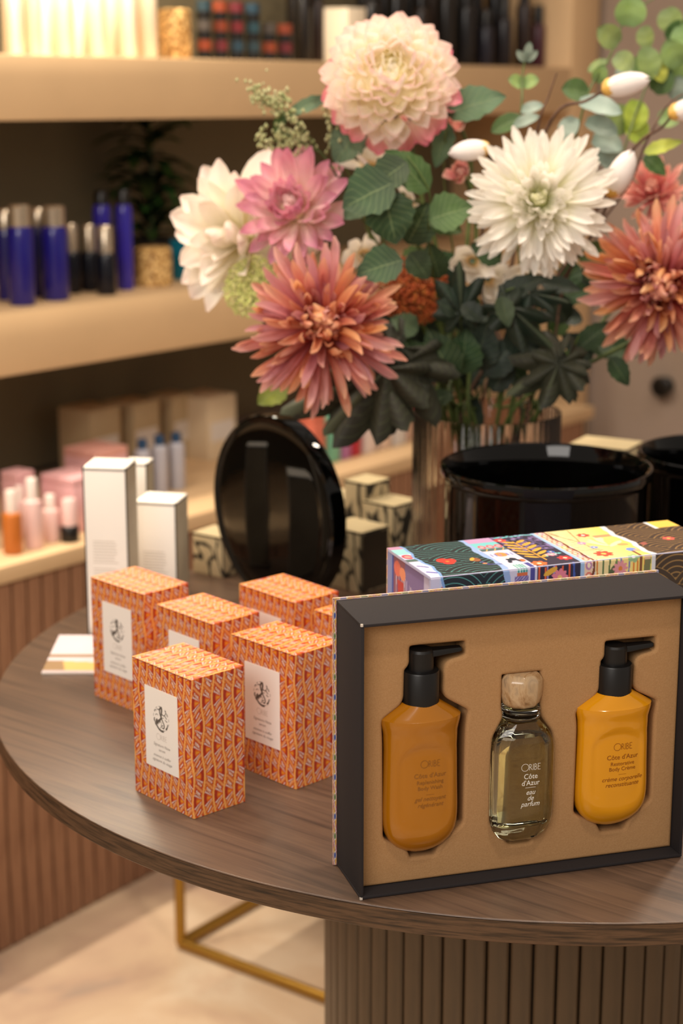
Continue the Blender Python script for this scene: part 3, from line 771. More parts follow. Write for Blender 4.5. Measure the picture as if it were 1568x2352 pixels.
    for i, (y_, l) in enumerate(((26, 10), (36, 12), (46, 13), (56, 13), (66, 13), (76, 11))):
        for sg in (-1, 1):
            s_.ell(115 + sg * l * .6, y_ - 5, l * .62, 2.4, (226, 172, 66), -sg * 38, k); s_.line(115, y_, 115 + sg * l * .95, y_ - 9, .5, (180, 120, 50), k)
    for a in (( 105, 12, 6, (214, 72, 72)), (128, 70, 5, (232, 156, 176)), (134, 84, 7, (206, 60, 60)), (105, 92, 7.5, (232, 112, 58)), (131, 62, 4, (74, 104, 176))): s_.flower(a[0], a[1], a[2], 7, a[3], (246, 220, 190))
    for i in range(12): s_.ell(122 + rr.uniform(-2, 16), rr.uniform(66, 76), 1, 1, (120, 202, 206), 0, k)
    for i in range(9):
        x_ = 102 + i * 4.6; s_.line(x_, 140, x_ - 3 + rr.uniform(-2, 4), 98 + rr.uniform(0, 6), 1.5, rr.choice([(70, 92, 170), (226, 98, 60), (150, 136, 190), (226, 172, 66)]), k)
    s_.flower(121, 112, 8, 9, (226, 130, 150), (240, 190, 120)); s_.flower(106, 122, 7, 9, (208, 66, 60), (60, 50, 70)); s_.ell(112, 106, 7, 2.6, (226, 172, 66), -25, k)
    # pale blue seam, shell border, brown branch
    s_.m((X > 141) & (X < 145), (160, 190, 226)); s_.m((X >= 145) & (X < 153), (236, 204, 176))
    for i in range(14): s_.ell(149, 4 + i * 10, 3.2, 4.2, rr.choice([(222, 122, 108), (232, 176, 92), (186, 132, 172)])); s_.ell(149, 4 + i * 10, 1.6, 2.4, (244, 226, 200))
    s_.m(s_.rib(152.5, 155, .8, .2), (120, 66, 44))
    # yellow garden
    k = (X > 155) & (X < 213)
    g_ = np.clip((X - 155) / 58, 0, 1)[..., None]
    s_.c[k] = (srgb(238, 218, 170) * (1 - g_) + srgb(240, 218, 104) * g_)[k]
    for i in range(170):
        x_, y_ = rr.uniform(156, 180), rr.uniform(0, 88); s_.ell(x_, y_, 2.0, .55, rr.choice([(150, 168, 128), (180, 184, 140), (200, 190, 140)]), 30 + rr.uniform(-14, 14), k)
    for p in ((156, 4, 170, 44), (170, 44, 178, 2), (170, 44, 172, 70), (162, 22, 158, 2)): s_.line(*p, .9, (132, 84, 54), k)
    for i in range(9):
        a = math.radians(-160 + i * 17.5); s_.ell(190 + 9 * math.cos(a), 64 + 20 * math.sin(a), 12, 3.0, rr.choice([(244, 204, 120), (250, 226, 184), (236, 180, 96)]), math.degrees(math.atan2(20 * math.sin(a), 9 * math.cos(a))), k)
    s_.flower(184, 22, 6.5, 7, (214, 66, 62), (250, 240, 230)); s_.flower(172, 84, 9, 7, (222, 80, 62), (244, 200, 110)); s_.flower(174, 62, 4, 5, (118, 140, 204), (240, 240, 230)); s_.flower(170, 46, 4.5, 6, (196, 140, 190), (250, 230, 200))
    s_.ell(203, 62, 5.5, 4, (240, 166, 104), 0, k); s_.m(k & (X > 190) & (X < 210) & (Y > 26) & (Y < 34), (214, 150, 110)); s_.ell(202, 80, 5, 6, (120, 150, 216), 0, k); s_.ell(206, 84, 4, 3, (236, 176, 130), 20, k)
    for i in range(11):
        x_ = 158 + i * 5; s_.line(x_, 142, x_ + rr.uniform(-3, 3), 100 + rr.uniform(-3, 5), 1.6, rr.choice([(110, 140, 84), (216, 130, 60), (118, 124, 176), (84, 112, 70)]), k)
    s_.ell(171, 118, 3.5, 12, (86, 96, 66), 15, k); s_.flower(180, 110, 7.5, 10, (222, 148, 156), (214, 130, 60)); s_.flower(193, 100, 6, 5, (150, 186, 140), (250, 250, 240)); s_.flower(192, 122, 6.5, 10, (206, 76, 50), (70, 84, 60))
    s_.m((X > 199) & (X < 201.5) & (Y > 84), (128, 80, 54)); s_.m((X > 204) & (X < 210) & (Y > 98) & (Y < 104), (222, 190, 160)); s_.m((X > 204 - (Y - 104) * .08) & (X < 210 - (Y - 104) * .12) & (Y > 104), (118, 118, 84)); s_.m((X >= 209 - (Y - 104) * .1) & (X < 212) & (Y > 118), (232, 160, 54))
    # white torn edge, brown waves with gold lines
    k = s_.rib(212, 290, 1.5, .12, 1)
    s_.waves(k, (64, 52, 44), (186, 146, 88), 236, R=36, lw=1.0)
    s_.m(s_.rib(210, 215.5, 1.5, .12, 1) & (Y < 100) | (X > 211) & (X < 215) & (Y >= 99), (216, 218, 226))
    s_.ell(222, 66, 3, 5, (160, 90, 80), 30); s_.flower(252, 58, 6, 6, (226, 96, 84), (240, 190, 90)); s_.m(k & (X > 262) & (Y < 22), (236, 196, 90)); s_.m(k & (X > 258) & (X < 262) & (Y < 24), (220, 222, 228))
    return s_.c
t = empty('illustrated_gift_box', 'closed gift box printed with colourful wave and garden pictures behind the open gift box', 'gift box', (.0751, 1.4874, TZ + .0006), math.radians(20.3))
navy = mat('print_side_blue', '#8a93c2', .45)
MB().box(.004, IL - .004, .0025, ID - .0025, .0025, IH - .003).build('inner_tray', navy, t)
MB().box(0, IL, 0, ID, IH - .0028, IH - .0003).build('cover_lid', mat('cover_lavender', '#bcbcd8', .45), t, bevel=.0003)
MB().box(0, IL, 0, .0025, .0, IH - .003).build('cover_front', MATS['cover_lavender'], t)
MB().box(0, IL, ID - .0025, ID, .0, IH - .003).build('cover_back', MATS['cover_lavender'], t)
MB().box(0, IL, .003, ID - .003, 0, .0024).build('cover_base', MATS['cover_lavender'], t)
def fold(P, A, B):      # soft roll-over from lid to front face
    arc = B * .150; r = .0022
    y = np.where(arc < .1 - r, .1 - arc, np.where(arc > .1 + r, 0, 0)); z = np.where(arc < .1 - r, 0., -(arc - .1))
    th = np.clip((arc - (.1 - r)) / (2 * r), 0, 1) * math.pi / 2; m_ = (arc >= .1 - r) & (arc <= .1 + r)
    y = np.where(m_, r - r * np.sin(th), y); z = np.where(m_, -r + r * np.cos(th), z)
    P = P.copy(); P[..., 1] = y - .0004 * np.clip((arc - .09) / .01, 0, 1); P[..., 2] = IH + z; return P
grid_mesh('cover_print', (0, 0, IH), (IL, 0, 0), (0, .150, 0), 520, 250, art, pm, t, extra=fold)
def side_art(A, B):
    X, Y = A * 1000, B * 1000           # X from back to front, Y down
    s_ = Art(X, Y, (126, 112, 160)); rr = random.Random(5)
    s_.m(X < 30, (150, 96, 110))
    for i in range(26): s_.line(6 + i * 3.4, 140, 10 + i * 3.0, 10 + i, 1.1, rr.choice([(190, 176, 210), (92, 84, 150), (214, 200, 214)]))
    s_.m((X > 12) & (X < 26) & (Y > 22) & (Y < 22 + (X - 12) * 6), (196, 66, 62)); s_.ell(12, 12, 8, 7, (232, 120, 96)); s_.ell(24, 14, 7, 6, (240, 150, 110)); s_.line(62, 30, 54, 80, 7, (232, 104, 62)); s_.line(54, 80, 46, 110, 5, (226, 110, 70))
    s_.flower(60, 88, 10, 8, (244, 206, 170), (250, 230, 200)); s_.m(X > 72, (196, 190, 214)); s_.line(76, 20, 76, 140, 1, (120, 116, 180)); s_.m(X > 84, (150, 180, 222)); s_.ell(78, 100, 3, 6, (60, 66, 110)); s_.m(X < 3, (90, 100, 170))
    return s_.c
grid_mesh('side_sheet', (.0038, ID - .004, IH - .0032), (0, -(ID - .008), 0), (0, 0, -.150), 110, 170, side_art, pm, t)
grid_mesh('border_print', (-.0002, ID - .0001, 0), (0, -.0023, 0), (0, 0, IH), 6, 420, chain, pm, t)

# ------------------------------------------------------------------ black pots and disc
gloss = mat('gloss_black', '#030303', .05, spec=.45)
RZ = TZ + .225
pa, pb = at_z(1008.6, 1063, RZ), at_z(1500.7, 1071, RZ)
pc = (pa + pb) / 2; prr = (pb - pa).length / 2
def pot(x, y, r, h, lb):
    t = empty('black_pot', lb, 'pot', (x, y, TZ + .0005), 0, 'gloss black pots on the table')
    rb = r - .006
    MB().lathe([(0, 0), (rb - .012, 0), (rb - .003, .003), (rb, .012), (rb, h - .018), (rb + .001, h - .014), (r - .001, h - .011), (r, h - .006), (r - .001, h - .001), (r - .0035, h),
                (r - .006, h - .001), (r - .009, h - .008), (rb - .006, h - .02), (rb - .008, .014), (rb - .02, .008), (0, .008)], 96).build('body', gloss, t, smooth=40)
    return t
pot(pc.x, pc.y, prr, .225, 'large gloss black round pot in front of the flower vase')
P = at_z(1469, 1046, TZ + .205)
pot(P.x + .106, P.y + .02, .106, .205, 'gloss black round pot cut off by the right edge of the photo')
# black disc (lid with a deep rim) standing on edge
ax = Vector((-.764, -.645, 0))
Rm = Matrix.Rotation(math.atan2(ax.y, ax.x), 4, 'Z') @ Matrix.Rotation(math.pi / 2, 4, 'Y')
dr = .118
t = empty('black_disc', 'gloss black round lid standing upright on edge behind the orange cartons', 'lid')
t.matrix_world = Matrix.Translation((-.0858, 2.160, TZ + dr + .0006)) @ Rm
MB().lathe([(0, -.0012), (.03, -.0014), (.06, -.0011), (.09, -.0016), (dr - .016, -.0022), (dr - .010, -.0035), (dr - .007, -.002), (dr - .004, .0), (dr - .001, -.001), (dr, -.004), (dr, -.020), (dr - .003, -.023), (dr - .006, -.021), (dr - .008, -.008), (0, -.0075)], 110).build('body', gloss, t, smooth=35)
# ------------------------------------------------------------------ cream cartons with black brush marks
def brush_mat():
    m = bpy.data.materials.new('brush_print'); m.use_nodes = True; nt = m.node_tree; b = nt.nodes['Principled BSDF']; L = nt.links
    tc = nt.nodes.new('ShaderNodeTexCoord'); mp = nt.nodes.new('ShaderNodeMapping'); mp.inputs['Scale'].default_value = (1.3, 1.3, .55); mp.inputs['Rotation'].default_value = (.25, .3, 0)
    n = nt.nodes.new('ShaderNodeTexNoise'); n.inputs['Scale'].default_value = 15; n.inputs['Detail'].default_value = 2; n.inputs['Distortion'].default_value = 1.4
    r = nt.nodes.new('ShaderNodeValToRGB'); cr = r.color_ramp
    while len(cr.elements) < 6: cr.elements.new(.5)
    for e, (p, c) in zip(cr.elements, ((.0, '#c7b58f'), (.43, '#cbb994'), (.45, '#1d1d18'), (.49, '#24231d'), (.51, '#c9b792'), (1, '#bba881'))):
        e.position = p; e.color = (*lin(c), 1)
    L.new(tc.outputs['Object'], mp.inputs[0]); L.new(mp.outputs[0], n.inputs['Vector']); L.new(n.outputs[0], r.inputs[0]); L.new(r.outputs[0], b.inputs['Base Color']); b.inputs['Roughness'].default_value = .5
    return m
brush = brush_mat(); MATS['brush_print'] = brush
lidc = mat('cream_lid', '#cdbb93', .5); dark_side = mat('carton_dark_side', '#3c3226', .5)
def brush_box(px, pytop, y, w_, d, rz, lb, dark=False, lid=.0):
    """near vertical edge seen at px, top of it at pytop"""
    P = at_y(px, pytop, y); h = P.z - TZ
    t = empty('patterned_carton', lb, 'box', (P.x, P.y, TZ + .0005), -rz, 'cream cartons with black brush marks')
    MB().box(-w_, 0, 0, d, 0, h - .001).build('body', brush, t, bevel=.0008)
    MB().box(-w_, 0, 0, d, h - .001, h).build('top_panel', lidc, t)
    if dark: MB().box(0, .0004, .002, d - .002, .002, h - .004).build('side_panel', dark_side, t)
    mb = MB(); e = .0009
    mb.box(-w_ - .0002, .0003, -.0003, e, h - .003, h - .0012).box(-e, .0003, -.0003, d, h - .003, h - .0012).box(-e, .0004, -.0004, e, 0, h)
    mb.build('border_line', MATS['black_edge'], t)
    return t
brush_box(829, 1225, 2.205, .062, .052, .75, 'cream brush-marked carton with a dark side right beside the black disc', dark=True)
brush_box(845, 1113, 2.31, .040, .045, .7, 'tall cream brush-marked carton behind the dark-sided one')
brush_box(905, 1164, 2.275, .052, .050, .72, 'cream brush-marked carton touching the left side of the glass vase')
brush_box(792, 1150, 2.36, .050, .050, .7, 'cream brush-marked carton peeking out right of the black disc, farthest back')
brush_box(512, 1236, 2.275, .050, .045, .6, 'cream brush-marked carton peeking out left of the black disc')
brush_box(1440, 1034, 2.33, .080, .060, .5, 'cream brush-marked carton behind the two black pots')

# ------------------------------------------------------------------ glass vase
VX, VY, VR, VH = at_y(1118, 950, 2.215).x, 2.215, .0905, .232
vglass = mat('ribbed_glass', '#efe6e0', .09, trans=1., ior=1.30)
t = empty('glass_vase', 'clear ribbed glass cylinder vase holding the flower stems', 'vase', (VX, VY, TZ + .0005))
rib = lambda j: 1 + .006 * math.cos(2 * math.pi * j / 6) * 1
n = 60 * 6
MB().lathe([(0, 0), (VR - .004, 0), (VR, .004), (VR, VH - .001), (VR - .001, VH)], n, mod=rib).build('outer_wall', vglass, t, smooth=60)
bpy.data.objects[ 'outer_wall'].name = 'glass_body'
MB().lathe([(VR - .001, VH), (VR - .003, VH), (VR - .004, VH - .002), (VR - .004, .010), (0, .008)], 90).build('inner_wall', vglass, t, smooth=50)
gb = bpy.data.objects['glass_body']; iw = bpy.data.objects['inner_wall']
import bmesh
bm = bmesh.new(); bm.from_mesh(gb.data); bm.from_mesh(iw.data)
# drop the caps closing the mouth so that the two skins form one hollow wall
for f in [f for f in bm.faces if len(f.verts) > 40]:
    if f.calc_center_median().z > .1: bm.faces.remove(f)
bm.to_mesh(gb.data); bm.free(); gb.data.shade_smooth(); gb.data.set_sharp_from_angle(angle=1.0)
bpy.data.objects.remove(iw)

# ------------------------------------------------------------------ flowers
def petal_mesh(name, m, L, W, wide=.6, tipw=.35, cup=.3, bend=0., nu=4, nv=6, base=.25, roll=0., notch=0., twist=0.):
    """petal along +Y from the origin, upper side +Z; width profile peaks at 'wide'"""
    v = []; uv = []; ang = 0.; y = z = 0.
    ds = L / nv
    for i in range(nv + 1):
        t = i / nv
        if t <= wide: wd = base + (1 - base) * math.sin(math.pi / 2 * t / wide)
        else:
            k = (t - wide) / (1 - wide); wd = tipw + (1 - tipw) * math.cos(math.pi / 2 * k ** 1.3) if i < nv else tipw * .45
        hw = W / 2 * wd
        tw = twist * t
        for j in range(nu + 1):
            s_ = -1 + 2 * j / nu
            c = cup * (s_ * s_) * hw + roll * abs(s_) * hw
            x_ = s_ * hw * (1 - .25 * abs(cup)); 
            nx, nz = x_ * math.cos(tw) - c * math.sin(tw), x_ * math.sin(tw) + c * math.cos(tw)
            yy = y - (notch * ds * (1 - abs(s_)) if i == nv else 0)
            v.append((nx, yy - nz * math.sin(ang), z + nz * math.cos(ang))); uv.append((j / nu, t))
        ang += bend / nv; y += ds * math.cos(ang); z += ds * math.sin(ang)
    f = [(i * (nu + 1) + j, i * (nu + 1) + j + 1, (i + 1) * (nu + 1) + j + 1, (i + 1) * (nu + 1) + j) for i in range(nv) for j in range(nu)]
    me = bpy.data.meshes.new(name); me.from_pydata(v, [], f); me.update()
    l = me.uv_layers.new(name='UVMap')
    l.data.foreach_set('uv', np.array([uv[k] for q in f for k in q], dtype=np.float32).ravel())
    me.shade_smooth(); me.materials.append(m); return me
stem_m = ramp_mat('green_stem', ['#2c3a1c', '#4d5f2a', '#63743a'], nscale=30, rough=.5)
twig_m = ramp_mat('brown_twig', ['#3b2820', '#5a4033', '#7a5c4a'], nscale=60, rough=.7, bump=.5)
def frame_to(zdir, up=Vector((0, 0, 1))):
    z = zdir.normalized(); x = up.cross(z); x.normalize(); y = z.cross(x)
    return Matrix((x, y, z)).transposed().to_4x4()
_sk = [0]
def vase_pts(rim_ang=None, rim_r=.6):
    _sk[0] += 1; a = rim_ang if rim_ang is not None else _sk[0] * 2.4
    r = VR * rim_r
    p1 = Vector((VX + r * math.cos(a), VY + r * math.sin(a), TZ + VH)); p2 = Vector((VX - r * .8 * math.cos(a), VY - r * .8 * math.sin(a), TZ + .022))
    return p1, p2
def stem_to_vase(t, start, d0, r=.0024, m=None, side=None):
    """stem from under the bloom into the vase; t is at world position without rotation"""
    o = Vector(t.location)
    a = math.atan2(start.y - VY, start.x - VX) if side is None else side
    p1, p2 = vase_pts(a + random.uniform(-.5, .5), random.uniform(.35, .8))
    pts = [start, start + d0 * .05, (start + d0 * .06) * .45 + p1 * .55 + Vector((0, 0, .01)), p1, p2]
    MB().tube([p - o for p in catmull(pts, 7)], r, 7).build('stem', m or stem_m, t, smooth=60)
def bloom(name, label, c, nrm, N, prm, group=None, seed=1, stem=True, core=None, ang0=0., up=Vector((0, 0, 1)), sr=.0024):
    """prm(k,t) -> (mesh, radius, height, tilt_deg, scale); tilt 0 lies flat outward, 90 points along the axis"""
    rr = random.Random(seed)
    t = empty(name, label, 'flower', c, 0, group)
    F = frame_to(nrm, up)
    for k in range(N):
        q_ = k / (N - 1)
        me, r, h, tilt, sc = prm(k, q_, rr)
        a = ang0 + k * 2.399963 + rr.uniform(-.12, .12)
        o = bpy.data.objects.new('petal', me); C.objects.link(o); o.parent = t
        o.matrix_local = F @ Matrix.Rotation(a, 4, 'Z') @ Matrix.Translation((0, r, h)) @ Matrix.Rotation(math.radians(tilt), 4, 'X') @ Matrix.Rotation(rr.uniform(-.25, .25), 4, 'Y') @ Matrix.Scale(sc, 4)
    if core:
        rad, hh_, mm_ = core
        b = MB().lathe([(0, -rad * hh_), (rad * .7, -rad * hh_ * .7), (rad, 0), (rad * .7, rad * .55), (0, rad * .8)], 16).build('flower_core', mm_, t, smooth=60, M=F)
    if stem: stem_to_vase(t, Vector(c) - nrm.normalized() * .012, -nrm.normalized() + Vector((0, 0, -.8)), sr)
    return t
def toward(c, dx=0., dz=0.):
    """direction from point c to the camera, turned by dx (right) and dz (up)"""
    n_ = (CO - Vector(c)).normalized(); return (n_ + Vector((1, 0, 0)) * dx + Vector((0, 0, 1)) * dz).normalized()
lerp = lambda a, b, t: a + (b - a) * t
def plerp(tab, t):
    return interp(tab, t)

# 1 ball dahlia, cream centre, blush outer petals, deep pink underside
m_in = petal_mat('dahlia_cream', [(0, '#f7f0a0'), (.4, '#fdf8d2'), (1, '#fef8ee')], trans=.4, var=.03)
m_mid = petal_mat('dahlia_blush', [(0, '#fbf4d6'), (.6, '#fef4ea'), (.9, '#fbe2dc'), (1, '#f7cfc9')], trans=.4, var=.03)
m_out = petal_mat('dahlia_pink', [(0, '#f9e4d6'), (.5, '#f7c4c2'), (1, '#ea8298')], trans=.35, var=.06)
pi = petal_mesh('petal_inner', m_in, .022, .017, .62, .6, .9, .9, base=.5); pmid = petal_mesh('petal_middle', m_mid, .032, .027, .66, .5, .75, .85, nu=6, nv=7, base=.5); po = petal_mesh('petal_outer', m_out, .032, .026, .64, .45, .7, .4, nu=6, nv=7, base=.5)
c1 = at_y(897, 182, 2.08); RD = .072
def p1(k, q, rr):
    th = plerp([(0, 4), (.10, 20), (.35, 46), (.6, 72), (.8, 94), (1, 128)], q) + rr.uniform(-2, 2)
    tr = math.radians(th); R_ = RD * .68
    me = pi if q < .14 else (pmid if q < .84 - .12 * rr.random() else po)
    return me, R_ * math.sin(tr), R_ * math.cos(tr) * .78 - .012, 90 - th * 1.0 + plerp([(0, 0), (.3, -16), (1, -10)], q), plerp([(0, .7), (.16, 1.1), (.17, .8), (.6, 1), (1, .95)], q) * rr.uniform(.92, 1.08)
bloom('dahlia', 'large round cream and blush dahlia with pink underside, topmost of the bouquet', c1, toward(c1, .03, .42), 158, p1, seed=3, core=(.044, .8, mat('bloom_core_cream', '#efe0b4', .7)))

# 2 white spider chrysanthemum
mw = petal_mat('white_petal', [(0, '#eef2b4'), (.25, '#f8f6de'), (.6, '#fbf8f0'), (1, '#fbf6ee')], var=.03, trans=.42)
mwy = petal_mat('white_green_petal', [(0, '#e2ea84'), (.5, '#f4f5bc'), (1, '#fbf9e4')], var=.03, trans=.45)
s1 = petal_mesh('petal_long', mw, .066, .0115, .74, .5, .55, .3, nv=8, base=.4); s2 = petal_mesh('petal_middle', mw, .044, .0112, .72, .5, .55, .45, nv=7, base=.4); s3 = petal_mesh('petal_short', mwy, .022, .0075, .65, .5, .6, .8, base=.45)
c2 = at_y(1238, 462, 2.00)
def p2(k, q, rr):
    me = s3 if q < .20 else (s2 if q < .48 else s1)
    tilt = plerp([(0, 82), (.16, 64), (.3, 50), (.5, 33), (.75, 12), (1, -18)], q) + rr.uniform(-11, 11)
    r = plerp([(0, .001), (.3, .009), (1, .017)], q); h = plerp([(0, .016), (.25, .008), (1, -.018)], q)
    return me, r, h, tilt, rr.uniform(.84, 1.12)
bloom('spider_chrysanthemum', 'big pure white spider chrysanthemum with a pale green centre', c2, toward(c2, .02, .16), 240, p2, seed=5, core=(.017, .9, mat('bloom_core_green', '#e0e69a', .7)))

# 3, 4 coral chrysanthemums
mc = petal_mat('coral_petal', [(0, '#b84a3c'), (.35, '#cf6f5e'), (.7, '#dc9380'), (1, '#e6b090')], var=.12, trans=.3)
mp_ = petal_mat('rose_petal', [(0, '#b04a4a'), (.4, '#cb7a78'), (.8, '#d99a9a'), (1, '#e0aca0')], var=.12, trans=.3)
mo = petal_mat('peach_petal', [(0, '#bf5238'), (.4, '#d8805c'), (.8, '#e8a67c'), (1, '#ebb48e')], var=.14, trans=.3)
CL = [petal_mesh('petal_long', m_, .070, .0122, .72, .5, .75, b_, nv=9, base=.45, twist=tw) for m_, b_, tw in ((mc, .5, .3), (mp_, -.5, -.5), (mo, .9, .5), (mp_, .1, .8), (mc, -.9, .4))]
CM = [petal_mesh('petal_middle', m_, .048, .0112, .66, .5, .9, b_, nv=8, base=.45, twist=tw) for m_, b_, tw in ((mc, 1.2, .5), (mp_, .5, -.8), (mo, 1.7, .4), (mo, -.4, .9))]
CS = [petal_mesh('petal_short', m_, .030, .0100, .6, .5, .8, b_, base=.5, twist=tw) for m_, b_, tw in ((mc, 1.5, .3), (mc, 1.1, -.4), (mo, 1.8, .2))]
def p3(k, q, rr):
    me = rr.choice(CS if q < .2 else (CM if q < .52 else CL))
    tilt = plerp([(0, 80), (.2, 66), (.35, 54), (.55, 38), (.8, 12), (1, -26)], q) + rr.uniform(-27, 27)
    r = plerp([(0, .002), (.3, .010), (1, .022)], q); h = plerp([(0, .012), (.4, .004), (1, -.022)], q)
    return me, r + rr.uniform(-.004, .006), h + rr.uniform(-.006, .008), tilt, rr.uniform(.72, 1.2)
ccore = mat('bloom_core_rust', '#8c2f22', .7)
c3 = at_y(742, 752, 1.98)
bloom('coral_chrysanthemum', 'shaggy coral and peach chrysanthemum at the lower left of the bouquet', c3, toward(c3, .05, .10), 265, p3, 'coral chrysanthemums', seed=9, core=(.018, .9, ccore))
c4 = at_y(1520, 655, 2.05)
bloom('coral_chrysanthemum', 'shaggy coral chrysanthemum cut off by the right edge of the photo', c4, toward(c4, -.12, .0), 265, p3, 'coral chrysanthemums', seed=21, ang0=1., core=(.018, .9, ccore))

# 5 cream big-petalled dahlia seen from the side, 6 pink dahlia, 7 small pink mum
mcr = petal_mat('cream_blush_petal', [(0, '#efe6b4'), (.35, '#f9f2dc'), (.8, '#fbf2e6'), (1, '#f7e2d8')], var=.03, trans=.35)
B5 = [petal_mesh('petal_broad', mcr, .088, .040, .55, .25, .45, b_, nu=6, nv=8, base=.4) for b_ in (.3, .8, -.4)]
c5 = at_y(546, 548, 2.16)
def p5(k, q, rr):
    return rr.choice(B5), plerp([(0, .003), (1, .014)], q), plerp([(0, .0), (1, -.012)], q), plerp([(0, 72), (.4, 42), (.7, 14), (1, -12)], q) + rr.uniform(-8, 8), plerp([(0, .6), (.4, .85), (1, 1.05)], q) * rr.uniform(.9, 1.1)
bloom('cream_dahlia', 'cream white dahlia with broad petals at the far left of the bouquet', c5, Vector((-.50, -.80, .12)), 38, p5, seed=13, core=(.014, .9, MATS['bloom_core_cream']))
mpk = petal_mat('pink_dahlia_petal', [(0, '#f8e4cc'), (.4, '#f4d2cc'), (.75, '#e6a9b8'), (1, '#d98aa6')], var=.08, trans=.35)
mpk2 = petal_mat('pink_dahlia_inner', [(0, '#f8ecc0'), (.5, '#fcf0e0'), (1, '#f8dad8')], var=.04, trans=.4)
K1 = [petal_mesh('petal_long', mpk, .060, .022, .6, .3, .55, b_, nv=8, base=.4) for b_ in (.2, .6)]
K2 = petal_mesh('petal_middle', mpk, .040, .018, .6, .35, .65, .8, nv=7, base=.4); K3 = petal_mesh('petal_short', mpk2, .024, .013, .6, .4, .75, 1.1, base=.45)
c6 = at_y(672, 478, 2.10)
def p6(k, q, rr):
    me = K3 if q < .25 else (K2 if q < .55 else rr.choice(K1))
    return me, plerp([(0, .001), (1, .018)], q), plerp([(0, .004), (1, -.018)], q), plerp([(0, 72), (.25, 52), (.5, 38), (.8, 16), (1, -14)], q) + rr.uniform(-6, 6), rr.uniform(.85, 1.12)
bloom('pink_dahlia', 'pink dahlia with a cream centre above the coral chrysanthemum', c6, toward(c6, -.30, .45), 95, p6, seed=17, core=(.015, .9, MATS['bloom_core_cream']))
mps = petal_mat('salmon_pink_petal', [(0, '#d77a78'), (.5, '#e69c94'), (1, '#f0c0ae')], var=.08)
Q1 = petal_mesh('petal_small', mps, .036, .010, .7, .5, .5, .5, base=.4); Q2 = petal_mesh('petal_small_short', mps, .022, .009, .7, .5, .6, .9, base=.4)
c7 = at_y(1498, 438, 2.22)
def p7(k, q, rr): return (Q2 if q < .4 else Q1), plerp([(0, .001), (1, .012)], q), plerp([(0, .003), (1, -.010)], q), plerp([(0, 80), (.5, 45), (1, -5)], q) + rr.uniform(-8, 8), rr.uniform(.85, 1.1)
bloom('small_pink_chrysanthemum', 'small salmon pink chrysanthemum above the coral one at the right', c7, toward(c7, -.2, .5), 80, p7, seed=23, core=(.01, .9, ccore))
# pink blossoms behind
mbl = petal_mat('blossom_pink', [(0, '#d87878'), (.5, '#eca8a0'), (1, '#f6cfc0')], var=.08)
BQ = petal_mesh('petal_round', mbl, .024, .020, .6, .45, .7, .9, base=.4)
def p8(k, q, rr): return BQ, plerp([(0, .001), (1, .006)], q), 0, plerp([(0, 88), (1, 28)], q) + rr.uniform(-8, 8), plerp([(0, .6), (1, 1)], q)
for (px, py, y_, lb) in ((1052, 287, 2.19, 'pink ruffled blossom behind the cream dahlia, above the white bud'), (1062, 400, 2.14, 'pink ruffled blossom left of the white spider chrysanthemum'), (930, 300, 2.17, 'rosy blossom tucked under the topmost dahlia')):
    c_ = at_y(px, py, y_); bloom('pink_blossom', lb, c_, toward(c_, -.3, .3), 15, p8, 'small pink blossoms', seed=px)
# white orchid-like blossoms deep in the bouquet
mor = petal_mat('ivory_blossom', [(0, '#e0b860'), (.25, '#f4ecdc'), (1, '#f7f0ea')], var=.04, trans=.3)
OR_ = petal_mesh('petal_ivory', mor, .036, .026, .6, .35, .35, .4, base=.3)
def p9(k, q, rr): return OR_, .004, 0, plerp([(0, 60), (1, 12)], q) + rr.uniform(-10, 10), rr.uniform(.8, 1.1)
for (px, py, y_, dx, dz, lb) in ((850, 385, 2.13, .0, .9, 'white blossom between the pink dahlia and dark green leaves'), (935, 465, 2.16, -.5, -.4, 'pale blossom showing between the green leaves in the middle'), (835, 585, 2.18, .2, .1, 'white and green blossom behind the coral chrysanthemum'),
                                 (1085, 600, 2.17, 0, .1, 'ivory blossom with golden throat below the white spider chrysanthemum'), (1120, 640, 2.20, .3, -.3, 'ivory blossom deepest in the bouquet above the vase'), (1212, 612, 2.12, .2, -.6, 'small white blossom hanging under the white spider chrysanthemum')):
    c_ = at_y(px, py, y_); bloom('ivory_blossom', lb, c_, toward(c_, dx, dz), 8, p9, 'small ivory blossoms', seed=px + 1)
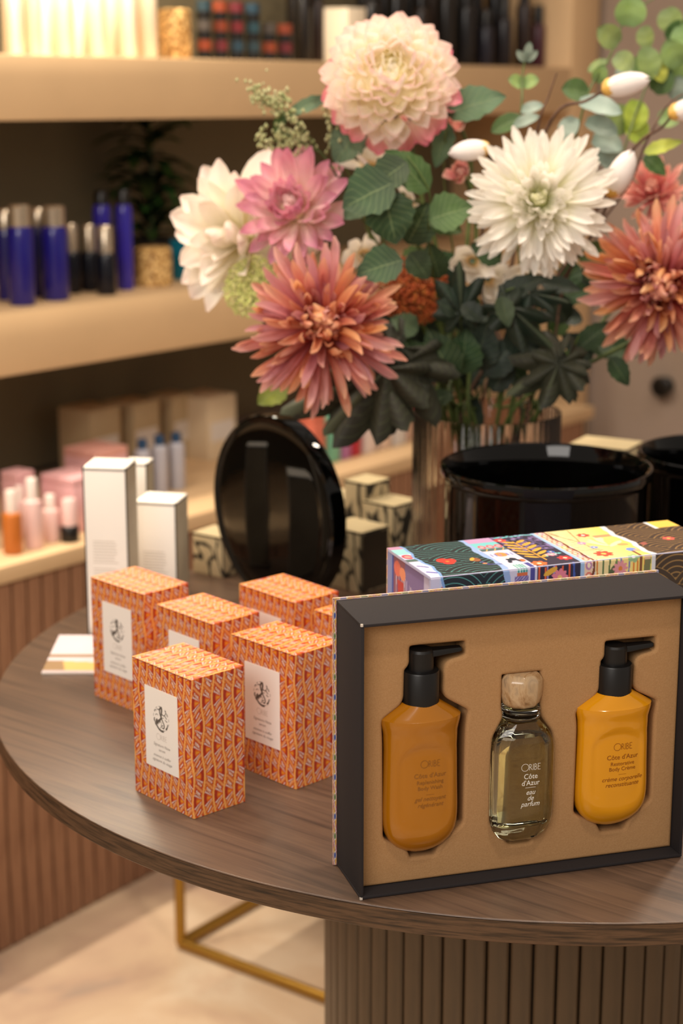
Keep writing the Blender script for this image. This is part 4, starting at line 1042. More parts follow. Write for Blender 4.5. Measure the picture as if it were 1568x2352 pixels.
# magnolia buds
mbud = petal_mat('bud_white', [(0, '#f0dcb8'), (.2, '#f7eee8'), (1, '#f8f0ee')], var=.03, trans=.2)
gsep = mat('gold_sepal', '#d9ab55', .5, noise=.2, nscale=200)
def bud(px0, py0, px1, py1, y_, lb, r=.0105, twig=None):
    a, b = at_y(px0, py0, y_), at_y(px1, py1, y_ - .01); d = b - a; L_ = d.length; r = L_ * .27
    t = empty('magnolia_bud', lb, 'flower bud', a, 0, 'white magnolia buds')
    F = frame_to(d, Vector((.1, 1, .2)))
    me = petal_mesh('bud_petal', mbud, L_ * 1.02, r * 2.5, .58, .2, .0, 0., nu=5, nv=8, base=.5)
    # wrap the petal around the bud axis
    for v in me.vertices:
        t_ = min(1, v.co.y / (L_ * 1.02)); rad = r * (math.sin(math.pi * min(1, .12 + .86 * t_)) ** .6 * .96 + .04)
        th = v.co.x / max(r, 1e-6) * 1.0
        v.co = (rad * math.sin(th), t_ * L_, rad * math.cos(th))
    me.update()
    for k in range(4):
        o = bpy.data.objects.new('petal', me); C.objects.link(o); o.parent = t
        o.matrix_local = F @ Matrix.Rotation(math.pi / 2, 4, 'X') @ Matrix.Rotation(k * math.pi / 2 + .4, 4, 'Y') @ Matrix.Scale(1 - .02 * (k % 2), 4)
    MB().lathe([(.001, -.004), (r * .5, -.002), (r * .75, .003), (r * .80, .0075), (r * .6, .008)], 10, mod=lambda j: 1 + .15 * math.sin(j * 2.7)).build('sepal', gsep, t, smooth=60, M=F)
    if twig:
        pts = [a - a] + [at_y(x, y, yy) - a for x, y, yy in twig]
        p1, p2 = vase_pts()
        pts += [p1 - a, p2 - a]
        n_ = len(catmull(pts, 6)); MB().tube(catmull(pts, 6), [.0014 + .0016 * i / n_ for i in range(n_)], 6).build('twig', twig_m, t, smooth=60)
    return t
bud(1389, 206, 1492, 180, 2.06, 'white bud with golden base standing right of the topmost dahlia', twig=[(1345, 232, 2.09), (1275, 262, 2.13), (1210, 420, 2.2), (1150, 700, 2.22)])
bud(1118, 340, 1030, 352, 2.06, 'white bud at the upper left of the white spider chrysanthemum', twig=[(1130, 420, 2.14), (1100, 650, 2.2)])
bud(1400, 446, 1452, 345, 2.05, 'white bud rising at the right of the white spider chrysanthemum', twig=[(1370, 520, 2.12), (1240, 720, 2.2)])
bud(1542, 262, 1640, 235, 2.10, 'white bud with golden base cut off by the right edge of the photo', twig=[(1522, 290, 2.12), (1440, 360, 2.15), (1290, 620, 2.2)])
# clustered heads: green sedum and rust yarrow
def cluster(name, lb, px, py, y_, R, N, m, nrm_dx, seed, br=.0028):
    c_ = at_y(px, py, y_); t = empty(name, lb, 'flower', c_); nrm = toward(c_, nrm_dx, .3); rr = random.Random(seed)
    F = frame_to(nrm); mb = MB(); fm = MB()
    for i in range(N):
        r = R * math.sqrt((i + .5) / N); a = i * 2.4; x, y = r * math.cos(a), r * math.sin(a); z = -.25 * r * r / R + rr.uniform(-.004, .004)
        b = br * rr.uniform(.7, 1.2)
        mb.add([(x - b, y, z), (x, y - b, z), (x + b, y, z), (x, y + b, z), (x, y, z + b), (x, y, z - b)], [(0, 1, 4), (1, 2, 4), (2, 3, 4), (3, 0, 4), (1, 0, 5), (2, 1, 5), (3, 2, 5), (0, 3, 5)])
        if i % 6 == 0: fm.tube([(x, y, z), (x * .5, y * .5, -.02), (0, 0, -.045)], .0007, 4)
    o = mb.build('florets', m, t, M=F); o['kind'] = 'stuff'
    fm.build('branchlets', stem_m, t, M=F)
    stem_to_vase(t, Vector(c_) - nrm * .045, -nrm + Vector((0, 0, -.6)))
cluster('green_sedum', 'pale green budded sedum head between the cream dahlia and coral chrysanthemum', 578, 655, 2.10, .036, 420, ramp_mat('sedum_green', ['#a8b45a', '#d3d68c', '#e6dca8'], nscale=120, rough=.6), -.3, 31, .0026)
cluster('rust_yarrow', 'rust orange yarrow head deep in the middle of the bouquet', 948, 662, 2.13, .042, 620, ramp_mat('yarrow_rust', ['#8a3a1c', '#b85a2c', '#c98a3c'], nscale=110, rough=.7), .05, 37, .0024)

# ------------------------------------------------------------------ foliage
def leaf_mat(name, c0, c1, rough=.62, vein=.35):
    if name in MATS: return MATS[name]
    m = petal_mat(name, [(0, c0), (.6, c1), (1, c0)], rough=rough, var=.16, trans=.2)
    nt = m.node_tree; L = nt.links; hs = [n for n in nt.nodes if n.type == 'HUE_SAT'][0]
    uv = [n for n in nt.nodes if n.type == 'UVMAP'][0]
    def mth(op, a, b=None):
        n = nt.nodes.new('ShaderNodeMath'); n.operation = op
        for k, v in enumerate((a, b)):
            if v is None: continue
            if isinstance(v, (int, float)): n.inputs[k].default_value = v
            else: L.new(v, n.inputs[k])
        return n.outputs[0]
    sx = nt.nodes.new('ShaderNodeSeparateXYZ'); L.new(uv.outputs[0], sx.inputs[0])
    d = mth('ABSOLUTE', mth('SUBTRACT', sx.outputs[0], .5))
    mid = mth('LESS_THAN', d, .018)
    p = mth('FRACT', mth('MULTIPLY', mth('SUBTRACT', sx.outputs[1], mth('MULTIPLY', d, .55)), 8.))
    side = mth('LESS_THAN', mth('ABSOLUTE', mth('SUBTRACT', p, .5)), .06)
    f = mth('MULTIPLY', mth('MAXIMUM', mid, mth('MULTIPLY', side, .7)), vein)
    mx = nt.nodes.new('ShaderNodeMixRGB'); L.new(f, mx.inputs[0]); L.new(hs.outputs[0], mx.inputs[1]); mx.inputs[2].default_value = (*lin('#8a9a66'), 1)
    for n in nt.nodes:
        if n.type == 'BSDF_PRINCIPLED': L.new(mx.outputs[0], n.inputs['Base Color'])
        if n.type == 'BSDF_TRANSLUCENT': L.new(mx.outputs[0], n.inputs[0])
    return m
LD = leaf_mat('leaf_dark', '#22381c', '#2f4a26'); LG = leaf_mat('leaf_mid', '#3a5628', '#47642f'); LB = leaf_mat('leaf_bluegreen', '#42583e', '#5a7052')
LY = leaf_mat('leaf_lime', '#8fa23c', '#bcc850'); LE = leaf_mat('eucalyptus_leaf', '#6c8452', '#8ca35e', .55, .12); LP = leaf_mat('eucalyptus_silver', '#7c9084', '#9fb0a4', .6, .1); LK = leaf_mat('leaf_olive_dark', '#24271a', '#39392a', .6, .18); LV = leaf_mat('leaf_deep', '#1a271b', '#25352a', .55, .15)
LO = leaf_mat('leaf_olive_lime', '#5c6a1a', '#7f8a2a')
LM = {'o': LO, 'd': LD, 'g': LG, 'b': LB, 'y': LY, 'e': LE, 'p': LP, 'k': LK, 'v': LV}
def leaf_shape(kind, L, W, m, rr):
    """grid leaf with a folded midrib; kinds: o ovate serrate, r round, l lobed"""
    nu, nv = (6, 10) if kind != 'l' else (64, 7)
    v = []; uv = []
    for i in range(nv + 1):
        t = i / nv
        if kind == 'r': hw = math.sin(math.pi * min(1, .06 + .94 * t)) ** .55
        elif kind == 'o': hw = math.sin(math.pi * t ** .8) ** .8 * (1 + .06 * ((i % 2) * 2 - 1)) if 0 < i < nv else .02
        else: hw = 0
        for j in range(nu + 1):
            s_ = -1 + 2 * j / nu
            if kind == 'l':      # three to five pointed lobes drawn in polar form
                th = s_ * 2.45; R_ = max([.30] + [l_ * max(0, 1 - (abs(th - p_) / w_) ** 1.15) for p_, l_, w_ in ((0, 1, .56), (.82, .92, .54), (-.82, .92, .54), (1.6, .7, .55), (-1.6, .7, .55), (2.25, .42, .5), (-2.25, .42, .5))]) ** .62 * (1 + .035 * math.sin(th * 31))
                x_, y_ = math.sin(th) * R_ * t * W * .8, (.16 + math.cos(th) * R_ * t * .84) * L
                z_ = .045 * L * math.cos(th * 8.05) * t - .12 * L * t * t
            else:
                x_ = s_ * hw * W / 2; y_ = t * L; z_ = abs(s_) * hw * W * .14 - .16 * L * t * t + .012 * L * math.sin(t * 18 + abs(s_) * 3)
            v.append((x_, y_, z_)); uv.append((j / nu, t if kind != 'l' else t * .9))
    f = [(i * (nu + 1) + j, i * (nu + 1) + j + 1, (i + 1) * (nu + 1) + j + 1, (i + 1) * (nu + 1) + j) for i in range(nv) for j in range(nu)]
    me = bpy.data.meshes.new('leaf'); me.from_pydata(v, [], f); me.update()
    l = me.uv_layers.new(name='UVMap'); l.data.foreach_set('uv', np.array([uv[k] for q in f for k in q], dtype=np.float32).ravel())
    me.shade_smooth(); me.materials.append(m); return me
LCACHE = {}
def leaf_between(t, a, b, wr, kind, mk, face, seed):
    """leaf from a to b (world), width ratio wr, facing direction 'face'"""
    rr = random.Random(seed); key = (kind, mk, round(wr, 1))
    if key not in LCACHE: LCACHE[key] = leaf_shape(kind, 1., wr, LM[mk], rr)
    d = b - a; L_ = d.length; y = d.normalized(); z = (face - y * face.dot(y)).normalized(); x = y.cross(z)
    M = Matrix((x, y, z)).transposed().to_4x4() @ Matrix.Scale(L_, 4); M.translation = a - Vector(t.location)
    o = bpy.data.objects.new('leaf', LCACHE[key]); C.objects.link(o); o.parent = t; o.matrix_local = M
def sprig(label, path, leaves, name='leaf_stem', r=.0020, m=None, to_vase=True, group=None, seed=1, cat='foliage'):
    """path: (px,py,y) from tip down; leaves: (x0,y0,x1,y1,depth,width ratio,kind,mat,dx,dz[,dtip])"""
    P = [at_y(*p) for p in path]
    t = empty(name, label, cat, P[0], 0, group)
    if to_vase: P = P + list(vase_pts(math.atan2(P[-1].y - VY, P[-1].x - VX), .7))
    Q = [p - P[0] for p in catmull(P, 7)]; n_ = len(Q)
    MB().tube(Q, [r * (.45 + .55 * i / n_) for i in range(n_)], 6).build('stem', m or stem_m, t, smooth=60)
    for i, lf in enumerate(leaves):
        x0, y0, x1, y1, dep, wr, kind, mk, dx, dz = lf[:10]; dt = lf[10] if len(lf) > 10 else -.01
        a, b = at_y(x0, y0, dep), at_y(x1, y1, dep + dt)
        leaf_between(t, a, b, wr, kind, mk, toward(a, dx, dz), seed + i)
    return t
sprig('leafy stem with the large grey-green leaf right of the topmost dahlia', [(1028, 265, 2.10), (1020, 420, 2.14), (1050, 700, 2.2)],
      [(1022, 262, 1158, 212, 2.10, .62, 'o', 'b', -.2, .5), (1028, 280, 1003, 385, 2.12, .5, 'o', 'b', .3, .2)])
sprig('dark leafy stem left of centre with broad veined leaves', [(925, 345, 2.02), (985, 440, 2.02), (985, 560, 2.06), (1020, 760, 2.15), (1060, 880, 2.2)],
      [(985, 440, 892, 342, 2.02, .62, 'o', 'g', .3, .3), (935, 372, 850, 430, 2.01, .85, 'o', 'd', -.2, .4), (905, 420, 785, 470, 2.0, 1.0, 'o', 'd', -.2, .5), (880, 440, 912, 560, 2.0, .95, 'o', 'd', .1, .2),
       (985, 505, 1082, 470, 2.01, .95, 'o', 'g', .1, .5), (985, 500, 1060, 530, 2.03, .7, 'o', 'g', .2, .2), (935, 560, 985, 470, 2.05, .8, 'o', 'd', .3, .0), (925, 598, 818, 625, 1.98, .82, 'o', 'd', .1, .5), (940, 580, 985, 640, 2.06, .8, 'o', 'd', .1, .1)], m=stem_m, seed=5)
sprig('stem of broad dull green leaves behind the pink dahlia', [(745, 225, 2.14), (770, 330, 2.16), (860, 520, 2.2), (990, 760, 2.2)],
      [(752, 224, 648, 262, 2.13, .32, 'o', 'b', .0, .5), (652, 252, 632, 305, 2.13, .5, 'o', 'g', .4, .2), (830, 290, 765, 370, 2.12, .9, 'o', 'b', -.3, .3), (800, 270, 900, 330, 2.13, .6, 'o', 'g', .2, .3), (850, 445, 790, 500, 2.05, .8, 'o', 'b', 0, .3)], seed=9)
sprig('sprig of round green eucalyptus leaves at the upper right', [(1530, -20, 2.30), (1440, 40, 2.28), (1400, 130, 2.24), (1350, 215, 2.2), (1300, 400, 2.2), (1230, 640, 2.2)],
      [(1440, 60, 1455, -10, 2.27, 1.05, 'r', 'e', .2, .2), (1420, 100, 1375, 65, 2.25, .9, 'r', 'e', -.2, .3), (1410, 130, 1455, 155, 2.24, 1., 'r', 'e', .2, .4), (1395, 140, 1350, 160, 2.24, .5, 'r', 'e', -.2, .6), (1370, 190, 1385, 150, 2.22, .8, 'r', 'e', .2, .3),
       (1350, 215, 1293, 200, 2.2, .9, 'r', 'g', -.3, .5), (1352, 218, 1390, 250, 2.17, .6, 'o', 'd', .9, .1), (1330, 235, 1430, 250, 2.16, .55, 'r', 'p', .1, .9), (1345, 280, 1420, 300, 2.17, .7, 'r', 'p', .2, .7), (1360, 320, 1430, 335, 2.19, .8, 'r', 'p', 0, .6), (1320, 270, 1290, 320, 2.2, .8, 'r', 'p', -.3, .4), (1375, 350, 1440, 380, 2.2, .8, 'r', 'p', 0, .3)], 'eucalyptus_sprig', seed=12)
ev = []
rr = random.Random(4)
for (x, y) in ((1480, 60), (1530, 90), (1500, 140), (1560, 60), (1560, 150), (1500, 210), (1555, 230), (1460, 230), (1440, 300), (1480, 320), (1530, 20), (1420, 190), (1590, 110), (1600, 30), (1470, 380), (1510, 270), (1480, 110), (1450, 160), (1540, 180)):
    a = rr.uniform(0, 6.28); l = rr.uniform(50, 75)
    ev.append((x, y, x + l * math.cos(a), y + l * math.sin(a), 2.34 + rr.uniform(-.03, .03), rr.choice([.8, .9, 1.0]), 'r', rr.choice('eeepgy'), rr.uniform(-.5, .5), rr.uniform(-.2, .8)))
sprig('fuller eucalyptus sprig behind, in the top right corner of the photo', [(1600, 20, 2.36), (1520, 120, 2.34), (1460, 260, 2.3), (1400, 430, 2.26), (1270, 660, 2.22)], ev, 'eucalyptus_sprig', seed=40)
sprig('twig with one lime green leaf near the right edge', [(1568, 216, 2.14), (1530, 245, 2.14), (1482, 330, 2.14), (1440, 430, 2.16), (1300, 640, 2.2)],
      [(1478, 352, 1566, 318, 2.12, .38, 'o', 'y', .1, .6), (1478, 358, 1530, 400, 2.15, .6, 'o', 'g', .2, .3)], m=twig_m, seed=60)
sprig('short bare brown twig above the white spider chrysanthemum', [(1278, 168, 2.10), (1258, 225, 2.11), (1236, 290, 2.12), (1200, 520, 2.18)], [], 'bare_twig', m=twig_m)
sprig('small grey-tipped eucalyptus sprig in front of the upper shelf', [(1212, 105, 2.22), (1200, 170, 2.22), (1196, 260, 2.2), (1170, 420, 2.2)],
      [(1210, 135, 1216, 98, 2.22, .5, 'r', 'p', 0, .2), (1206, 140, 1188, 118, 2.22, .45, 'r', 'p', -.2, .2), (1209, 140, 1233, 118, 2.22, .45, 'r', 'p', .3, .2), (1200, 195, 1170, 180, 2.22, .9, 'r', 'e', -.2, .6), (1200, 195, 1235, 180, 2.22, .9, 'r', 'e', .2, .6),
       (1196, 270, 1128, 298, 2.18, .6, 'r', 'g', 0, .6), (1196, 255, 1245, 238, 2.2, .6, 'r', 'p', .2, .6), (1180, 290, 1235, 262, 2.17, .5, 'r', 'p', .2, .8)], 'eucalyptus_sprig', seed=70)
# dark undergrowth above the vase
sprig('dark stem with long maple-like leaf hanging out at the lower left', [(905, 800, 2.06), (960, 860, 2.12), (1030, 930, 2.18)],
      [(915, 835, 640, 945, 2.06, .80, 'l', 'k', .1, .45, -.02), (915, 820, 740, 1000, 2.05, .85, 'l', 'k', .1, .3, -.02), (935, 800, 880, 1016, 2.06, .95, 'l', 'k', .1, .2, -.01), (940, 780, 820, 900, 2.08, 1.0, 'l', 'k', 0, .3), (660, 880, 590, 925, 2.10, .8, 'o', 'o', 0, .4)], seed=80)
sprig('dark lobed leaf stem under the white spider chrysanthemum', [(1180, 660, 2.06), (1140, 690, 2.08), (1110, 800, 2.16), (1105, 900, 2.2)],
      [(1150, 690, 1280, 800, 2.05, .6, 'l', 'v', .1, .4), (1150, 680, 1170, 750, 2.04, .55, 'o', 'b', .1, .4), (1140, 685, 1250, 630, 2.07, .45, 'o', 'v', .2, .6), (1200, 670, 1310, 690, 2.06, .5, 'l', 'v', .1, .5), (1240, 650, 1335, 660, 2.08, .5, 'o', 'v', .1, .5), (1180, 730, 1225, 840, 2.1, .75, 'o', 'v', .1, .2)], seed=90)
sprig('dark brown-green lobed leaf stem right of the vase mouth', [(1290, 800, 2.08), (1240, 880, 2.14), (1200, 960, 2.2)],
      [(1310, 810, 1160, 905, 2.05, .75, 'l', 'k', 0, .5), (1290, 815, 1240, 945, 2.04, .75, 'l', 'k', .1, .3), (1300, 800, 1325, 925, 2.06, .6, 'l', 'k', .2, .2), (1330, 800, 1400, 740, 2.1, .6, 'o', 'd', .2, .4), (1400, 820, 1445, 885, 2.06, .62, 'o', 'd', 0, .3), (1290, 790, 1200, 800, 2.1, .7, 'o', 'v', 0, .4)], seed=100)
sprig('deep green bushy leaf stem in the heart of the bouquet', [(1050, 640, 2.10), (1060, 760, 2.14), (1080, 900, 2.2)],
      [(1060, 745, 1055, 600, 2.06, .7, 'l', 'v', .1, .3), (1060, 700, 1110, 735, 2.05, .8, 'o', 'v', 0, .5), (1050, 720, 1005, 690, 2.06, .8, 'o', 'v', 0, .4), (1040, 870, 985, 760, 2.08, .7, 'o', 'd', 0, .2), (1060, 860, 1070, 760, 2.1, .8, 'o', 'd', 0, .2), (1090, 850, 1120, 740, 2.12, .8, 'o', 'v', 0, .2),
       (1110, 860, 1190, 780, 2.12, .7, 'o', 'v', .1, .3), (990, 870, 930, 780, 2.12, .7, 'o', 'd', 0, .3), (960, 760, 900, 730, 2.1, .8, 'o', 'b', 0, .3), (1040, 905, 960, 930, 2.12, .5, 'o', 'd', 0, .4), (1070, 900, 1110, 990, 2.2, .4, 'o', 'v', 0, .1), (1130, 900, 1180, 820, 2.14, .6, 'o', 'v', .1, .2), (1200, 880, 1150, 800, 2.16, .6, 'o', 'd', .1, .2), (985, 820, 930, 880, 2.12, .7, 'o', 'd', 0, .2), (1010, 640, 985, 560, 2.1, .7, 'o', 'd', 0, .2),
       (1150, 600, 1085, 560, 2.12, .7, 'o', 'd', 0, .2), (1330, 600, 1400, 560, 2.13, .7, 'o', 'g', 0, .2), (1340, 640, 1385, 600, 2.13, .7, 'o', 'd', 0, .2)], seed=110)
ev = []
for i in range(46):
    x, y = rr.uniform(920, 1390), rr.uniform(560, 900); a = rr.uniform(0, 6.28); l = rr.uniform(60, 100)
    ev.append((x, y, x + l * math.cos(a), y + l * math.sin(a), 2.22 + rr.uniform(-.03, .05), rr.choice([.6, .7, .8]), 'o', rr.choice('dvdvg'), rr.uniform(-.4, .4), rr.uniform(-.1, .6)))
sprig('rearmost dark leafy branch filling the gaps above the vase', [(1120, 560, 2.24), (1130, 750, 2.24), (1125, 930, 2.22)], ev, seed=150)
for i, (px, py, y_) in enumerate(((1020, 860, 2.15), (1075, 850, 2.17), (1165, 870, 2.17), (1238, 900, 2.14), (1330, 830, 2.1))):
    sprig(('thin green stem leaning left in the vase', 'dark stem near the middle of the vase mouth', 'green stem right of the middle of the vase', 'bright green stem slanting out to the right of the vase', 'green stem arching far right under the coral chrysanthemum')[i], [(px, py - 60, y_), (px + (1120 - px) * .15, py, y_ + .02), (1120 + (px - 1120) * .5, 935, 2.2)], [], 'flower_stem', r=.0026, seed=i)
# seeded spray at the upper left
t0 = at_y(600, 215, 2.12)
t = empty('seeded_spray', 'wispy seeded green spray at the upper left of the bouquet', 'foliage', t0)
sm = ramp_mat('pale_seed', ['#7f8a52', '#a6a878', '#c5bf98'], nscale=90, rough=.7); mb = MB(); tb = MB(); rr = random.Random(8)
bran = [[(600, 205), (640, 255), (690, 290), (735, 350)], [(575, 200), (600, 230), (640, 255)], [(648, 215), (655, 245), (690, 290)], [(598, 320), (650, 325), (700, 330), (735, 350)], [(640, 300), (680, 320), (735, 350)], [(690, 350), (735, 350), (800, 450), (900, 620), (1020, 850)], [(760, 270), (765, 330), (800, 450)]]
for b_ in bran:
    P = catmull([at_y(x, y, 2.12 + .0001 * max(0, y - 300)) - t0 for x, y in b_], 6); tb.tube(P, .0009 if len(b_) < 5 else .0016, 5)
    if len(b_) < 5:
        for p in P[:int(len(P) * .75)]:
            for k in range(5):
                q_ = p + Vector([rr.gauss(0, .0055) for _ in range(3)]); b = rr.uniform(.0013, .0028)
                mb.add([(q_.x - b, q_.y, q_.z), (q_.x, q_.y - b, q_.z), (q_.x + b, q_.y, q_.z), (q_.x, q_.y + b, q_.z), (q_.x, q_.y, q_.z + b * 1.5), (q_.x, q_.y, q_.z - b * 1.5)], [(0, 1, 4), (1, 2, 4), (2, 3, 4), (3, 0, 4), (1, 0, 5), (2, 1, 5), (3, 2, 5), (0, 3, 5)])
tb.build('stem', stem_m, t, smooth=60); o = mb.build('seeds', sm, t); o['kind'] = 'stuff'

# ------------------------------------------------------------------ goods on the wall shelves
def pmat(c, rough=.35, **k): return mat('goods_' + c.strip('#') + ('_%d' % int(rough * 100)), c, rough, **k)
def zsurf(level, s): return {'up': zs(Z_UP, s), 'lo': zs(Z_LO, s), 'ct': zs(Z_CT, s)}[level] + .0008
def place(level, px, t_, rz=0.):
    s, _ = at_t(px, 600, t_); p = sp(s, t_, zsurf(level, s)); return s, p
def hgt(level, px, pytop, t_):
    s, z = at_t(px, pytop, t_); return z - zsurf(level, s)
def rad(px, wpx, t_):
    s, z = at_t(px, 600, t_); y = sp(s, t_, 0).y; return wpx / 2 / FPX * y * 1.02
def bottle_obj(name, lb, cat, level, px, pytop, wpx, t_, body, cap=None, capfrac=.2, caprad=.95, group=None, shoulder=.1, h=None, cylinder=True):
    s, p = place(level, px, t_); r = rad(px, wpx, t_); H = h or hgt(level, px, pytop, t_)
    t = empty(name, lb, cat, p, 0, group)
    hb = H * (1 - (capfrac if cap else 0))
    MB().lathe([(0, 0), (r * .92, 0), (r, .003), (r, hb * (1 - shoulder)), (r * .93, hb * (1 - shoulder * .45)), (r * (caprad if cap else .7), hb), (0, hb)], 24).build('body', body, t, smooth=40)
    if cap: MB().lathe([(r * caprad, hb), (r * caprad, H - .004), (r * caprad * .85, H - .0008), (0, H)], 24).build('cap', cap, t, smooth=40)
    return t
def box_obj(name, lb, cat, level, px, pytop, wpx, t_, m, depth=None, group=None, lid=None, h=None):
    s, p = place(level, px, t_); r = rad(px, wpx, t_) / .92; H = h or hgt(level, px, pytop, t_); d = depth or r
    t = empty(name, lb, cat, p, SROT, group)
    MB().box(-r, r, -d, d, 0, H * (.86 if lid else 1)).build('body', m, t, bevel=.0012)
    if lid: MB().box(-r, r, -d, d, H * .86, H).build('lid', lid, t, bevel=.0012)
    else: MB().box(-r * .8, r * .8, -d - .0004, -d, H * .3, H * .6).build('label_panel', mat('faded_label', '#cfc6bd', .5), t)
    return t
cream = pmat('#f0dfc4', .35); silver = mat('silver_cap', '#c9b9a2', .25, metal=.85); bl = mat('deep_blue_bottle', '#17126e', .2, coat=.4); bl2 = mat('violet_blue_bottle', '#2a2090', .2, coat=.4); bkb = mat('navy_black_bottle', '#0a0d18', .25)
pinkm = pmat('#dca9ab', .45); pinkl = pmat('#e4bfba', .4); blk2 = pmat('#15120f', .3); pearl = pmat('#e6d3bd', .3)
goldp = ramp_mat('pierced_gold', ['#8a6432', '#c79a58', '#e8c486'], nscale=130, detail=1, rough=.4, pos=[.42, .5, .58])
# upper shelf
bottle_obj('tube', 'dark slim tube at the far left end of the upper shelf', 'tube', 'up', 8, -60, 32, TF + .06, blk2, pmat('#302c38', .3))
for i, x in enumerate((55, 98, 128, 165, 205, 240, 270, 308, 352)):
    bottle_obj('cream_tube', ('leftmost cream tube in the bright row on the upper shelf', 'second cream tube of the bright row on the upper shelf', 'third cream tube of the bright row on the upper shelf', 'fourth cream tube of the bright row on the upper shelf', 'middle cream tube of the bright row on the upper shelf', 'sixth cream tube of the bright row on the upper shelf', 'seventh cream tube of the bright row on the upper shelf', 'eighth cream tube of the bright row on the upper shelf', 'cream tube next to the pierced gold tin on the upper shelf')[i],
               'tube', 'up', x, -70 - (i % 3) * 20, 38 if i not in (0, 7, 8) else 42, TF + (.06, .06, .11, .06, .10, .06, .11, .06, .07)[i], cream, pearl, .22, .92, 'cream tubes on the upper shelf')
bottle_obj('gold_tin', 'pierced gold candle tin on the upper shelf', 'candle', 'up', 413, 20, 72, TF + .08, goldp, goldp, .06, .97, 'pierced gold candle tins', .02)
cols = ['#b8512c', '#35606e', '#8a2e38', '#6a6058', '#34566a', '#a84828', '#3a5560', '#9a3038']
k = 0
for r_ in range(3):
    for c_ in range(6):
        px = 478 + c_ * 36; s, z = at_t(px, 600, TF + .07); hj = .034
        if c_ > 3 and r_ == 2: continue
        base = sp(s, TF + .07, zsurf('up', s) + r_ * (hj + .0006)); r = rad(px, 33, TF + .07)
        cc = cols[(c_ * 2 + r_ * 3) % 8]
        t = empty('jar', '%s jar, %s in the stack of coloured jars on the upper shelf' % ({'#b8512c': 'orange', '#a84828': 'orange', '#35606e': 'teal', '#34566a': 'teal', '#3a5560': 'teal', '#8a2e38': 'red', '#9a3038': 'red', '#6a6058': 'grey'}[cc], ('bottom', 'middle', 'top')[r_] + ' layer column %s' % ('one', 'two', 'three', 'four', 'five', 'six')[c_]), 'jar', base, 0, 'stacked coloured jars')
        MB().lathe([(0, 0), (r, 0), (r, hj * .45), (0, hj * .45)], 20).build('body', blk2, t, smooth=40)
        MB().lathe([(r * .98, hj * .45), (r * .98, hj - .001), (r * .9, hj), (0, hj)], 20).build('lid', mat('jar_lid_' + cc[1:], lin(cc, .5), .45), t, smooth=40)
ud = [(700, 34, -90, '#1a1512', 'black bottle right of the coloured jars'), (730, 30, -60, '#2a1c15', 'brown-black bottle beside the cream box'), (850, 40, -60, '#1c1815', 'dark bottle just left of the dahlia top'), (905, 38, -90, '#151210', 'near-black bottle above the dahlia'), (960, 36, -40, '#241a14', 'dark brown bottle above the dahlia'),
      (1015, 38, -90, '#171412', 'black bottle right above the dahlia edge'), (1060, 36, -50, '#1b1a1c', 'charcoal bottle on the upper shelf'), (1105, 34, 20, '#23222c', 'dark bottle with pale grey glint'), (1145, 36, -10, '#201c20', 'tall dark bottle with grey glint'), (1190, 34, -60, '#2c1f1c', 'brown bottle'), (1222, 30, 10, '#4a2630', 'wine red bottle'), (1258, 34, -30, '#1c1614', 'black bottle beside the pale box')]
ud2 = [(680, -120, '#17120f'), (722, -100, '#221812'), (835, -110, '#120f0e'), (880, -90, '#1d1613'), (930, -120, '#131110'), (985, -100, '#2a1d15'), (1035, -90, '#15130f'), (1080, -110, '#1a181a'), (1125, -80, '#121114'), (1170, -100, '#231816'), (1210, -90, '#161213'), (1245, -110, '#1b1412')]
for i, (x, yt, cc) in enumerate(ud2): bottle_obj('dark_bottle', 'tall black bottle in the back row on the upper shelf, %s from the left' % ('first second third fourth fifth sixth seventh eighth ninth tenth eleventh last'.split()[i]), 'bottle', 'up', x, yt, 38, TF + .17, pmat(cc, .25), pmat('#121010', .3), .2, .8, 'back row of tall black bottles on the upper shelf')
for x, w_, yt, cc, lb in ud: bottle_obj('dark_bottle', lb + ', in the dark row on the upper shelf', 'bottle', 'up', x, yt, w_ + 1, TF + .08, pmat(cc, .25), pmat('#121010', .3), .3, .7, 'dark bottles on the upper shelf')
box_obj('cream_box', 'small cream box among the dark bottles on the upper shelf', 'box', 'up', 790, 18, 62, TF + .04, cream)
bottle_obj('pale_tube', 'pale tube at the right end of the upper shelf', 'tube', 'up', 1300, 40, 34, TF + .06, pearl, pearl, .2, .95)
# lower shelf
for i, (x, yt, w_, tt) in enumerate(((16, 478, 46, .13), (48, 468, 60, .06), (92, 474, 48, .13), (126, 470, 62, .07))):
    bottle_obj('blue_bottle', ('deep blue bottle with silver cap at the far left, back row, lower shelf', 'deep blue bottle with silver cap, front row, leftmost whole one on the lower shelf', 'deep blue bottle with silver cap in the back between the two front ones', 'deep blue bottle with silver cap, front row, beside the small dark bottles')[i], 'bottle', 'lo', x, yt, w_, TF + tt, bl, silver, .22, .85, 'deep blue bottles on the lower shelf')
for i, (x, yt, w_, tt) in enumerate(((164, 512, 40, .12), (205, 514, 40, .12), (243, 516, 44, .06))):
    bottle_obj('navy_bottle', ('small black-navy bottle with pale cap, left of three on the lower shelf', 'small black-navy bottle with pale cap, middle of three on the lower shelf', 'small black-navy bottle with silver cap, front right of three on the lower shelf')[i], 'bottle', 'lo', x, yt, w_, TF + tt, bkb, silver, .40, .8, 'small navy bottles on the lower shelf')
for i, (x, yt, w_, tt) in enumerate(((237, 436, 42, .16), (287, 434, 38, .09))):
    bottle_obj('violet_can', ('tall violet-blue can with dark cap behind the navy bottles', 'tall violet-blue can with dark cap beside the gold tin')[i], 'can', 'lo', x, yt, w_, TF + tt, bl2, blk2, .15, .8, 'tall violet-blue cans')
